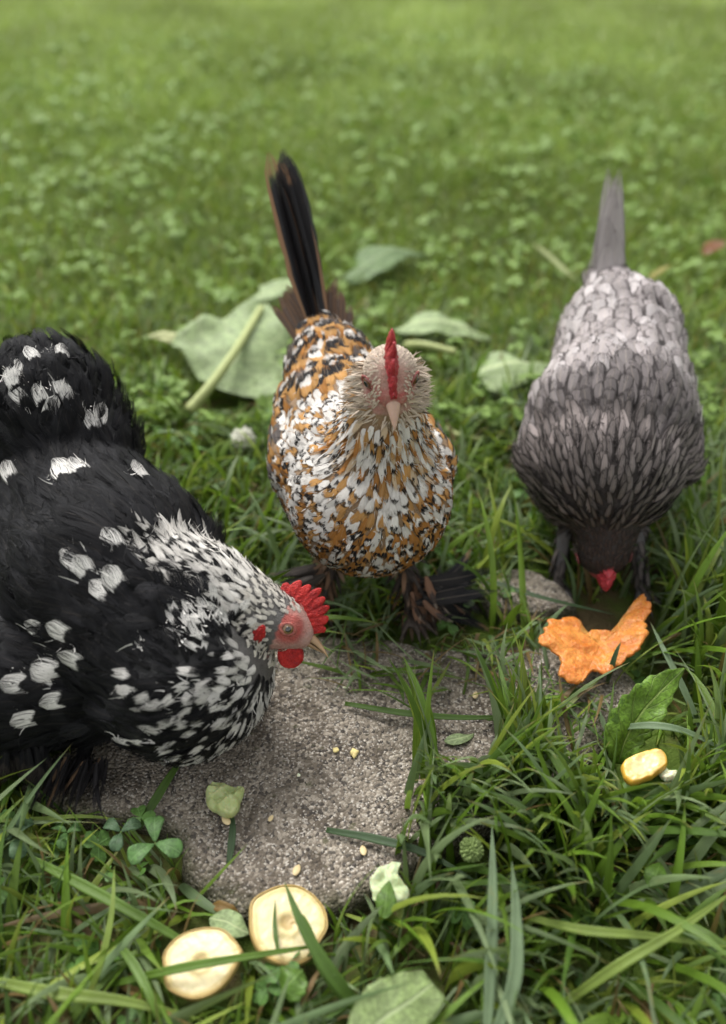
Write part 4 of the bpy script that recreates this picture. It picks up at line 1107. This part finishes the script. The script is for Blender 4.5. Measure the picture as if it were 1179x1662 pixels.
# ---------------------------------------------------------------- single leaves, blades and scraps
def bez(pts, n):
    """smooth path through the points"""
    p = arr([list(q) for q in pts]); m = len(p); out = []
    P_ = np.vstack([2 * p[0] - p[1], p, 2 * p[-1] - p[-2]])
    for k in range(n):
        x = k / (n - 1) * (m - 1); i = min(int(x), m - 2); t = x - i; a, b, c, d = P_[i:i + 4]
        out.append(.5 * (2 * b + (c - a) * t + (2 * a - 5 * b + 4 * c - d) * t * t + (3 * b - a - 3 * c + d) * t ** 3))
    return np.array(out)
def leaf_mesh(name, path, width, mat, prof, parent=None, rows=36, cols=13, up=(0, 0, 1), fold=.2, wave=.0, waves=30, serr=0.0, nser=12, asym=0.0, col=None, thick=.0004, seed=0):
    c = bez(path, rows); up = arr(up); vs, uv = [], []
    for k in range(rows):
        s = k / (rows - 1); t = nrm(c[min(k + 1, rows - 1)] - c[max(k - 1, 0)]); sd_ = nrm(np.cross(t, up)); n = np.cross(sd_, t)
        for j in range(cols):
            u = -1 + 2 * j / (cols - 1); w = width * .5 * prof(s) * (1 + asym * u)
            if serr: w *= 1 + serr * ((s * nser) % 1.0) * abs(u) ** 2
            p = c[k] + sd_ * u * w + n * (fold * abs(u) * w)
            p = p + n * wave * fbm((p[0] + seed, p[1], p[2]), waves, 2) * (.3 + abs(u))
            vs.append(p); uv.append((u, s, (seed * .37) % 1))
    vs = np.array(vs); i = (np.arange(rows - 1)[:, None] * cols + np.arange(cols - 1)).ravel(); fs = np.stack([i, i + 1, i + cols + 1, i + cols], 1)
    at = {'guv': ('vec', uv)}
    if col is not None: at['gcol'] = ('col', np.tile(arr(col), (len(vs), 1)))
    o = mesh(name, vs, fs, mat, attrs=at)
    md = o.modifiers.new('thickness', 'SOLIDIFY'); md.thickness = thick; md.offset = 0
    if parent is not None: under(o, parent)
    return o
def stem_mesh(name, path, r0, r1, mat, parent=None, seg=10, rows=24):
    c = bez(path, rows); sec = []
    for k in range(rows):
        t = Vector(nrm(c[min(k + 1, rows - 1)] - c[max(k - 1, 0)])); s = t.cross(V(0, 0, 1)).normalized(); u = s.cross(t).normalized(); r = r0 + (r1 - r0) * k / (rows - 1)
        sec.append((Vector(c[k]), s, u, r, r, r))
    v, f = loft(sec, seg); o = mesh(name, [tuple(x) for x in v], f, mat)
    if parent is not None: under(o, parent)
    return o
OVAL = lambda s: max(.02, math.sin(math.pi * min(1, s ** .85 * .98 + .02))) ** .75
BLADE = lambda s: min(1, .6 + 1.2 * s) * max(.02, 1 - s ** 3) ** .9
RIBBON = lambda s: (min(1, .25 + 4 * s)) * min(1, (1.02 - s) * 3) ** .8
def blade(label, pts, w, col, name='grass_blade', fold=.3, prof=BLADE, mat=None, up=(0, -.35, 1)):
    path = [P(u, v, z) for u, v, z in pts]
    o = leaf_mesh(name, path, w, mat or M_GRASS, prof, None, 30, 5, up, fold, 0, 30, col=col, seed=len(bpy.data.objects) % 17, thick=.0003)
    return tag(o, label, 'grass blade', 'long single grass blades')
G1, G2, G3, G4, G5 = (.11, .20, .022), (.075, .145, .02), (.16, .23, .12), (.20, .28, .05), (.05, .095, .035)
BL = [
    ('pale upright blade with its tip above the flower bud, left of a twin, in front', [(790, 1690, .02), (797, 1560, .035), (800, 1440, .05), (799, 1340, .06)], .0075, G3),
    ('pale wide upright blade at the bottom, right of its twin', [(800, 1690, .02), (835, 1590, .035), (838, 1490, .045), (831, 1398, .055)], .0085, G3),
    ('pale arching blade above the yellow chunk reaching the right edge', [(1000, 1182, .02), (1060, 1178, .035), (1120, 1190, .035), (1200, 1232, .02)], .006, G3),
    ('green blade lying across the left squash slice', [(180, 1598, .0), (290, 1572, .022), (400, 1553, .022), (560, 1528, .01)], .0055, G1),
    ('thick dark blade rising past the right side of the right squash slice', [(610, 1665, .0), (545, 1590, .02), (495, 1510, .030), (462, 1432, .035)], .0085, G2),
    ('second thick blade beside the right squash slice, bending to the right edge of the stone', [(590, 1655, .0), (530, 1580, .016), (495, 1500, .024), (480, 1480, .026)], .007, G1),
    ('dark blade lying from the stone towards the flower bud', [(530, 1347, .004), (610, 1362, .008), (690, 1385, .012), (790, 1440, .012)], .0062, G5),
    ('tall blade standing on the stone in front of the speckled hen', [(712, 1270, .0), (700, 1190, .022), (680, 1120, .040), (655, 1065, .05)], .006, G1),
    ('tall thin blade right of the stone middle pointing at the orange scrap', [(840, 1290, .0), (832, 1200, .03), (820, 1120, .05), (805, 1062, .055)], .0055, G1),
    ('dark blade leaning on the stone under the black hen', [(225, 1345, .004), (252, 1300, .008), (280, 1255, .014), (302, 1225, .018)], .007, G2),
    ('long dark blade slanting across the back of the stone to the orange scrap', [(720, 915, .012), (800, 945, .010), (880, 970, .012), (1000, 998, .010)], .0055, G5),
    ('pale thin blade lying level at the left edge below the black hen', [(-20, 1333, .008), (60, 1330, .012), (130, 1325, .012), (200, 1330, .006)], .0035, G4),
    ('long wide blade sloping down across the left grass towards the left squash slice', [(48, 1392, .012), (140, 1440, .018), (250, 1500, .016), (370, 1570, .004)], .0072, G1),
    ('blade curving down to the bottom edge left of the squash slices', [(190, 1528, .014), (220, 1570, .018), (245, 1620, .018), (268, 1680, .010)], .0062, G1),
    ('broad pale horizontal blade along the bottom left corner', [(-20, 1590, .01), (90, 1612, .018), (200, 1625, .018), (330, 1655, .006)], .0075, G4),
    ('narrow blade standing upright left of the squash slices', [(135, 1640, .0), (165, 1560, .02), (182, 1480, .03), (186, 1405, .035)], .0045, G4),
    ('small blade leaning against the squash slice on the stone side', [(452, 1545, .018), (448, 1520, .019), (446, 1495, .019), (447, 1460, .018)], .003, G2),
    ('long level blade crossing the lower right grass', [(860, 1490, .02), (950, 1510, .035), (1060, 1520, .035), (1200, 1540, .02)], .006, G4),
    ('long blade rising from the bottom to the right edge', [(900, 1640, .0), (1000, 1570, .03), (1100, 1510, .04), (1200, 1440, .035)], .0065, G4),
    ('bluish blade leaning left at the right edge below the bright leaf', [(1140, 1190, .0), (1110, 1120, .02), (1080, 1060, .03), (1056, 1010, .03)], .006, G3),
    ('blade lying across the right side of the stone over the seeds', [(560, 1142, .006), (660, 1158, .012), (760, 1165, .012), (880, 1160, .008)], .0055, G2),
    ('pale split stalk lying at the edge of the orange scrap', [(870, 1190, .006), (910, 1158, .010), (945, 1125, .014), (990, 1090, .012)], .0035, (.24, .28, .09)),
    ('upright narrow blade standing in front of the orange scrap', [(985, 1110, .006), (992, 1085, .022), (1000, 1060, .032), (1008, 1042, .038)], .0045, G5),
    ('dark short blade behind the pale green scrap', [(372, 1400, .002), (376, 1370, .004), (378, 1340, .006), (374, 1300, .012)], .0055, G5),
    ('long pale blade behind the grey hen at the right', [(1060, 965, .0), (1100, 962, .02), (1150, 960, .02), (1220, 955, .01)], .0045, G3),
    ('yellowish blade leaning left below the grey hen', [(1120, 985, .0), (1105, 950, .015), (1090, 915, .025), (1078, 880, .03)], .0048, (.16, .15, .035)),
    ('broad bent blade rising right of the stone towards the yellow chunk', [(960, 1390, .0), (945, 1320, .03), (905, 1240, .045), (855, 1180, .04)], .0085, G1),
    ('long dark blade arching over the middle right grass', [(730, 1330, .0), (790, 1260, .03), (880, 1215, .045), (960, 1260, .03)], .006, G2),
]
for b_ in BL: blade(*b_)

M_PLANT = leaf_material('dandelion_leaf', (.13, .24, .025), (.24, .34, .08), 6, 1.6, .08, .45, 1.2, (.07, .14, .015))
M_PLANT2 = leaf_material('plantain_leaf', (.085, .165, .022), (.15, .25, .06), 5, 2.0, .08, .45, .8)
M_SQLEAF = leaf_material('squash_leaf', (.22, .29, .13), (.36, .42, .22), 6, 1.9, .09, .6, .5, trans=.1)
M_STEM = plain('pale_stem', (.30, .34, .13), .55, .3, 0, .2, 150)
M_STEMG = plain('green_stem', (.10, .16, .04), .55, .3, 0, .25, 150)
M_FALLEN = leaf_material('fallen_leaf', (.20, .27, .10), (.27, .33, .16), 8, 1.5, .10, .6, .9, (.12, .17, .05), trans=.1)

def plant_leaf(name, label, cat, path, w, mat, prof=OVAL, group=None, stem=None, sr=(.002, .0012), smat=None, **kw):
    pts = [P(*q) for q in path]
    root = empty(name, pts[0], label, cat, group)
    leaf_mesh('leaf_blade', pts, w, mat, prof, root, **kw)
    if stem: stem_mesh('stem', [P(*q) for q in stem], sr[0], sr[1], smat or M_STEM, root)
    return root
plant_leaf('leaf', 'bright lime green toothed leaf standing beside the orange scrap', 'leaf', [(1003, 1240, .002), (1020, 1190, .022), (1060, 1135, .040), (1112, 1085, .052)], .030, M_PLANT, serr=.22, nser=9, fold=.25, wave=.004, waves=50, up=(.1, -.6, .8), asym=-.15)
plant_leaf('leaf', 'green pointed leaf cupped under the yellow chunk', 'leaf', [(1000, 1280, .008), (1040, 1292, .014), (1090, 1278, .016), (1150, 1255, .014)], .030, M_PLANT2, fold=.3, wave=.003, waves=60, up=(0, -.3, 1))
plant_leaf('squash_leaf', 'large pale green leaf with thick rib lying on the lawn left of the speckled hen', 'leaf', [(340, 622, .015), (372, 585, .030), (400, 545, .036), (428, 498, .030)], .165, M_SQLEAF, fold=-.12, wave=.02, waves=14, serr=.05, nser=9, rows=50, cols=25, thick=.0008, up=(.1, -.25, 1),
           stem=[(306, 668, .012), (345, 622, .030), (385, 565, .043), (424, 500, .038)], sr=(.0068, .0045))
plant_leaf('squash_leaf', 'pale green leaf lying behind the head of the speckled hen', 'leaf', [(640, 535, .02), (680, 523, .032), (730, 520, .035), (800, 548, .02)], .055, M_SQLEAF, fold=-.2, wave=.01, waves=20, stem=[(660, 560, .02), (690, 560, .03), (740, 572, .03)], sr=(.005, .0045))
plant_leaf('squash_leaf', 'pale green leaf half hidden between the speckled and the grey hen', 'leaf', [(770, 610, .01), (800, 595, .025), (840, 585, .03), (900, 590, .015)], .085, M_SQLEAF, fold=-.2, wave=.012, waves=20, stem=[(720, 690, .005), (740, 705, .012), (780, 715, .005)], sr=(.005, .003))
plant_leaf('squash_leaf', 'dark grey green leaf far behind, right of the speckled hen tail', 'leaf', [(560, 455, .015), (600, 425, .03), (640, 405, .03), (690, 410, .02)], .065, leaf_material('dull_leaf', (.12, .19, .07), (.18, .25, .11), 6, 1.6, .09, .6, .5), fold=-.2, wave=.012, waves=16)
plant_leaf('squash_leaf', 'narrow pale leaf tip behind the tail root of the speckled hen', 'leaf', [(400, 492, .01), (430, 478, .025), (470, 462, .025), (500, 455, .015)], .045, M_SQLEAF, fold=-.2, wave=.01, waves=20)
plant_leaf('fallen_leaf', 'large pale torn leaf at the bottom edge of the photo', 'leaf', [(585, 1690, .03), (620, 1655, .036), (660, 1628, .038), (704, 1596, .030)], .034, M_FALLEN, fold=-.05, wave=.003, waves=50, serr=.08, nser=7, up=(0, -.3, 1), prof=lambda s: max(.02, math.sin(math.pi * min(1, .12 + .80 * s))) ** .5)
plant_leaf('leaf', 'long soft green leaf lying across the back of the stone before the orange scrap', 'leaf', [(790, 1168, .005), (850, 1160, .010), (900, 1140, .012), (940, 1115, .010)], .014, M_PLANT2, fold=.1, wave=.003, waves=60)
plant_leaf('leaf', 'small flat green leaf scrap on the stone right of centre', 'leaf', [(722, 1204, .003), (738, 1200, .005), (755, 1196, .005), (770, 1190, .003)], .010, M_SQLEAF, fold=-.1, wave=.002, waves=60)
plant_leaf('leaf', 'small grey green leaf at the stone edge between the squash slices', 'leaf', [(340, 1490, .002), (365, 1495, .006), (385, 1505, .007), (405, 1515, .005)], .017, M_SQLEAF, fold=-.1, wave=.003, waves=60)
plant_leaf('leaf', 'small toothed leaf below the right squash slice', 'leaf', [(455, 1612, .012), (468, 1598, .018), (480, 1585, .020), (492, 1572, .018)], .020, M_PLANT2, fold=-.1, wave=.003, waves=60, serr=.2, nser=5)
plant_leaf('leaf', 'round dark leaf low in the right grass', 'leaf', [(1055, 1440, .02), (1062, 1425, .024), (1068, 1412, .024), (1072, 1400, .02)], .014, M_PLANT2, fold=-.1)

def trefoil(label, u, v, z, r, rot, mat, tilt=(0, 0)):
    c = P(u, v, z); root = empty('clover_sprig', (c.x, c.y, ground_z(c.x, c.y)), label, 'clover', 'three-leaved clover sprigs')
    for k in range(3):
        a = rot + k * 2.094; d = V(math.cos(a), math.sin(a), 0)
        pts = [c + d * r * .05, c + d * r * .4 + V(0, 0, .002), c + d * r * .8 + V(0, 0, .002), c + d * r * 1.15 - V(0, 0, .001)]
        for q in pts: q.z += (q.x - c.x) * tilt[0] + (q.y - c.y) * tilt[1]
        leaf_mesh('leaflet', pts, r * 1.02, mat, lambda s: max(.03, (s + .03) ** .75) * min(1, (1.03 - s) * 3.2) ** .55, root, 18, 9, (0, 0, 1), .12, .0012, 90, seed=k)
    stem_mesh('stem', [V(c.x + .008, c.y + .004, SOIL), c + V(.003, 0, -.012), c], .0009, .0007, M_STEMG, root, 6, 8)
M_CL = leaf_material('clover_sprig_leaf', (.10, .20, .060), (.15, .26, .10), 7, 1.6, .10, .5, .5, spec=.3)
M_CLD = leaf_material('clover_sprig_dull', (.075, .135, .065), (.11, .18, .09), 7, 1.6, .10, .5, .5, spec=.3)
trefoil('largest bright clover sprig with three leaflets at the left edge of the stone', 252, 1368, .022, .0165, 1.75, M_CL, (0, .1))
trefoil('dull clover sprig just left of the largest one', 196, 1350, .015, .0120, .5, M_CLD)
trefoil('small clover sprig leftmost under the black hen', 108, 1352, .014, .0095, 2.6, M_CL)
trefoil('dull clover sprig at the left photo edge under the black hen', 22, 1360, .014, .015, 1.1, M_CLD)

# food scraps
def radial_food(name, cols, stops, scale=300, rough=.4, sss=.35, bump=.5, spots=None):
    t = NT(name); r = t.sep(t.attr('guv').outputs['Vector'])[0]; o = t.obj(); n, _ = t.noise(scale, 4, .6, o); n2, _ = t.noise(scale * .25, 3, .6, o)
    rr = t.math('ADD', r, t.math('MULTIPLY', t.math('SUBTRACT', n2, .5), .22)); c = cols[0]
    for k in range(1, len(cols)): c = t.mix(t.step(rr, stops[k - 1] - .05, stops[k - 1] + .05), c, cols[k])
    if spots: c = t.mix(t.math('MULTIPLY', t.step(n, .62, .7), .5), c, spots)
    return t.done(t.bsdf(c, rough, .4, t.bump(t.math('ADD', n, n2), bump, .001), sss, (.006, .004, .0015)))
M_SLICE = radial_food('squash_flesh', ((.46, .34, .15), (.66, .56, .30), (.70, .61, .36), (.58, .46, .21)), (.20, .45, .84), 260, spots=(.55, .42, .20))
M_PEEL = plain('squash_peel', (.42, .29, .10), .45, .4, .1, .2, 160, .3)
def slice_(label, u, v, z, rpx, ry, tilt, seed):
    c = P(u, v, z); dep = c.y * cP + (CAM_H - c.z) * sP; R = rpx / FPX * dep
    root = empty('squash_slice', c, label, 'vegetable slice', 'round squash slices')
    pts = []
    for k in range(14):
        a = 2 * math.pi * k / 14; r = R * (1 + .035 * math.sin(3 * a + seed) + .03 * math.sin(5 * a + 2 * seed) + .018 * math.sin(7 * a + seed)); pts.append(c + V(r * math.cos(a), r * math.sin(a) * ry, 0))
    def topf(p):
        q = math.hypot(p[0] - c.x, (p[1] - c.y) / ry) / R
        return .0012 * math.exp(-((q - .28) / .08) ** 2) - .0012 * math.exp(-(q / .2) ** 2)
    fl = star_solid('flesh', [c + (p - c) * .965 + V(0, 0, 0) for p in pts], c, .0052, M_SLICE, root, rings=20, seg=96, top=topf, lump=.0005, lumpscale=220, edge=.05, seed=seed)
    # peel: ring round the flesh
    n = 96; ring = bez(pts + [pts[0]], n + 1)[:n]; vs, fs = [], []
    prof = [(.955, .0028), (.985, .0029), (1.0, .0019), (1.008, 0), (1.0, -.0022), (.985, -.0030), (.955, -.0026)]
    for q in ring:
        d = Vector(q) - c
        for s, h in prof: vs.append(tuple(c + d * s + V(0, 0, h)))
    K = len(prof)
    for i in range(n):
        for j in range(K):
            a, b = i * K + j, ((i + 1) % n) * K + j; a2, b2 = i * K + (j + 1) % K, ((i + 1) % n) * K + (j + 1) % K; fs.append((a, b, b2, a2))
    pl = under(mesh('peel', vs, fs, M_PEEL), root)
    root.rotation_euler = tilt
    return root
slice_('left of two round cream squash slices lying in the grass', 327, 1562, .012, 64, .84, (.12, -.10, .2), 1.0)
slice_('right squash slice resting against the edge of the stone', 467, 1500, .010, 64, 1.0, (.22, .06, .9), 2.6)

M_ORANGE = flesh_material('orange_pulp', (.60, .24, .045), (.46, .14, .02), 260, .42, .4, .45, .9)
pts = [(880, 1042), (884, 1020), (902, 1004), (932, 1004), (944, 1028), (972, 1022), (1000, 1026), (1022, 1000), (1040, 966), (1058, 984), (1048, 1008), (1050, 1036), (1028, 1062), (1004, 1080), (985, 1095), (962, 1090), (936, 1113), (912, 1092), (905, 1064)]
oz = lambda u: .022 + .012 * ((u - 970) / 90.) ** 2
o = star_solid('vegetable_scrap', [P(u, v, oz(u)) for u, v in pts], P(975, 1050, .018), .005, M_ORANGE, None, 22, 160, rag=.10, ragscale=130, lump=.0022, lumpscale=110, lo=1, edge=.2)
tag(o, 'ragged orange lump of pumpkin pulp under the beak of the grey hen', 'food scrap')
M_YELLOW = radial_food('yellow_flesh', ((.66, .52, .27), (.62, .45, .17), (.60, .36, .05)), (.60, .88), 160, .3, .4, .25)
o = star_solid('vegetable_scrap', [P(u, v, .028) for u, v in [(1006, 1246), (1030, 1228), (1062, 1217), (1080, 1226), (1082, 1244), (1060, 1262), (1025, 1272)]], P(1045, 1245, .028), .0075, M_YELLOW, None, 16, 96, rag=.07, ragscale=90, lump=.0022, lumpscale=90, lo=1, edge=.14)
tag(o, 'pale yellow chunk of squash lying in the right grass', 'food scrap')
M_WHITE = flesh_material('white_crumb', (.78, .78, .60), (.62, .64, .42), 300, .5, .3, .3, .6)
o = star_solid('crumb', [P(u, v, .024) for u, v in [(1070, 1252), (1078, 1246), (1088, 1252), (1100, 1254), (1098, 1264), (1082, 1268), (1072, 1262)]], P(1084, 1258, .024), .006, M_WHITE, None, 8, 48, rag=.2, ragscale=300, lump=.002, lumpscale=300, lo=1, edge=.5)
tag(o, 'white crumb against the yellow chunk', 'crumb', 'food crumbs')
M_PALE = leaf_material('cabbage_white', (.48, .54, .24), (.55, .60, .34), 5, 1, .1, .5, .7, trans=.15)
o = star_solid('vegetable_scrap', [P(u, v, .014) for u, v in [(334, 1292), (343, 1276), (356, 1272), (370, 1277), (392, 1280), (394, 1298), (388, 1314), (375, 1326), (352, 1320), (338, 1308)]], P(364, 1298, .009), .011, flesh_material('cabbage_heart', (.46, .50, .26), (.36, .42, .16), 120, .45, .35, .35, .5), None, 20, 110, rag=.12, ragscale=120, lump=.009, lumpscale=70, lo=1, edge=.3)
tag(o, 'pale green nub of cabbage heart sitting on the stone', 'food scrap')
plant = star_solid('vegetable_scrap', [P(u, v, .018) for u, v in [(600, 1438), (604, 1420), (628, 1400), (650, 1402), (646, 1420), (662, 1440), (658, 1462), (630, 1470), (610, 1462)]], P(632, 1438, .018), .004, flesh_material('cabbage_leaf', (.46, .52, .33), (.36, .43, .22), 130, .5, .3, .3, .5), None, 12, 90, rag=.14, ragscale=120, lump=.003, lumpscale=120, lo=1, edge=.4)
tag(plant, 'torn white piece of cabbage leaf at the front edge of the stone', 'food scrap')
plant_leaf('leaf', 'small green leaf lying on the torn white cabbage piece', 'leaf', [(622, 1490, .022), (626, 1470, .026), (628, 1450, .028), (632, 1430, .026)], .013, M_PLANT2, fold=-.15, wave=.002, waves=60)
M_SEED = plain('pumpkin_seed', (.58, .46, .25), .45, .35, 0, .12, 300, .2)
def seed(label, u, v, ang, L=.0085, z=None):
    c = P(u, v, .003); c = P(u, v, stone_z(c.x, c.y) + .0018) if z is None else P(u, v, z); bm = bmesh.new(); bmesh.ops.create_uvsphere(bm, u_segments=24, v_segments=14, radius=1)
    for w in bm.verts:
        x, y, zz = w.co; k = 1 - .35 * max(0, x) ** 1.5
        w.co = (x * L * .5, y * L * .27 * k, zz * L * .12)
    m = bpy.data.meshes.new('seed'); bm.to_mesh(m); bm.free(); m.materials.append(M_SEED); m.polygons.foreach_set('use_smooth', np.ones(len(m.polygons), bool))
    o = bpy.data.objects.new('seed', m); COL.objects.link(o); o.location = c; o.rotation_euler = (.1, .15, ang); tag(o, label, 'seed', 'pale flat seeds')
seed('pale seed just above the right squash slice', 482, 1412, 1.25, .0092)
seed('pale seed near the dark blade on the front of the stone', 590, 1380, 1.7, .0088)
seed('pale seed stuck under the pale green nub', 367, 1331, 2.2, .0098, .010)
seed('pale seed on the stone by the blade before the speckled hen', 772, 1128, 1.3, .0085)
seed('pale seed left of the orange scrap, farther right of two', 838, 1121, .5, .0085)
seed('tiny seed lying flat in the middle of the stone', 440, 1328, 1.2, .006)
def crumb(label, u, v, r, mat, z=None):
    c = P(u, v, 0); zz = stone_z(c.x, c.y) + .002 if z is None else z; c = P(u, v, zz)
    pts = [c + V(r * math.cos(a) * (.7 + .5 * random.random()), r * math.sin(a) * (.7 + .5 * random.random()), 0) for a in np.linspace(0, 6.28, 8, endpoint=False)]
    tag(star_solid('crumb', pts, c, r * .8, mat, None, 5, 32, rag=.2, ragscale=500, lump=r * .3, lumpscale=400, lo=1, edge=.6), label, 'crumb', 'food crumbs')
M_CRUMB = plain('yellow_crumb', (.72, .60, .26), .5, .3, 0, .2, 300)
crumb('larger yellow crumb in the middle of the stone', 575, 1222, .0042, M_CRUMB)
crumb('smaller greenish crumb left of the yellow one', 545, 1217, .0026, M_CRUMB)
crumb('tiny white crumb between stone middle and black hen', 485, 1258, .0016, M_WHITE)
crumb('tiny white crumb right of the speckled hen foot', 560, 1115, .0016, M_WHITE)
# flowers
def clover_flower(label, u, v, z, r, mat, n=70, stem=True, cat='flower', name='clover_flower'):
    c = P(u, v, z); root = empty(name, (c.x, c.y, SOIL), label, cat); g = random.Random(int(u)); F = []
    vs, fs = [], []
    for k in range(n):
        t = (k + .5) / n; ph = math.acos(1 - 1.75 * t); a = k * 2.4; d = V(math.sin(ph) * math.cos(a), math.sin(ph) * math.sin(a), math.cos(ph))
        s = d.cross(V(.3, .2, 1)).normalized(); w = s.cross(d).normalized(); b0 = len(vs); L = r * (.85 + .3 * g.random())
        for q, rr in ((.35, .05), (.7, .13), (.95, .09), (1.0, .02)):
            for j in range(5):
                e = j * 1.2566; vs.append(tuple(c + d * L * q + (s * math.cos(e) + w * math.sin(e)) * r * rr * 1.35))
        for i in range(3):
            for j in range(5): fs.append((b0 + i * 5 + j, b0 + i * 5 + (j + 1) % 5, b0 + (i + 1) * 5 + (j + 1) % 5, b0 + (i + 1) * 5 + j))
    under(mesh('flower_head', vs, fs, mat), root)
    if stem: stem_mesh('stem', [V(c.x + .01, c.y + .01, SOIL), c - V(0, 0, r * .9), c], .0010, .0009, M_STEMG, root, 6, 8)
M_PETAL = plain('clover_petal', (.62, .62, .52), .6, .3, 0, .15, 300)
M_BUD = plain('green_bud', (.20, .27, .09), .6, .3, 0, .3, 400)
clover_flower('white clover flower in the lawn left of the speckled hen', 395, 712, .02, .0125, M_PETAL)
clover_flower('green clover seed head in the right grass', 765, 1379, .030, .0078, M_BUD, 120, cat='seed head', name='clover_seed_head')
clover_flower('small yellow flower under the belly of the speckled hen', 640, 972, .008, .0065, plain('yellow_petal', (.55, .40, .03), .6, .3), 40, name='yellow_flower')
plant_leaf('squash_blossom', 'closed cream squash blossom left of the large pale leaf', 'blossom', [(305, 545, .03), (285, 540, .034), (262, 538, .034), (240, 545, .03)], .022, plain('cream_petal', (.42, .44, .22), .6, .3), fold=-.9, wave=.003, waves=80, cols=9)
def dead(label, pts, w, col): tag(leaf_mesh('dry_stalk', [P(*q) for q in pts], w, M_GRASS, RIBBON, None, 20, 5, (0, -.3, 1), .3, 0, 30, col=col), label, 'dry stalk', 'dry stalks')
dead('dry brown stalk below the right squash slice', [(480, 1650, .004), (495, 1620, .008), (510, 1590, .01), (525, 1565, .008)], .003, (.30, .20, .08))
dead('pale straw stalk lying on the lawn left of the grey hen tail', [(865, 395, .02), (890, 415, .03), (915, 438, .03), (940, 460, .02)], .009, (.26, .30, .10))
dead('yellow straw stalk lying on the lawn right of the grey hen tail', [(1040, 462, .02), (1060, 448, .028), (1075, 438, .028), (1090, 430, .02)], .008, (.34, .30, .08))
dead('rusty dead leaf on the lawn at the right edge', [(1140, 412, .02), (1152, 404, .028), (1165, 398, .028), (1178, 392, .02)], .022, (.22, .09, .03))
dead('amber dry leaf scrap at the front tip of the stone', [(345, 1470, .001), (360, 1472, .003), (375, 1478, .003), (388, 1482, .001)], .007, (.22, .13, .03))
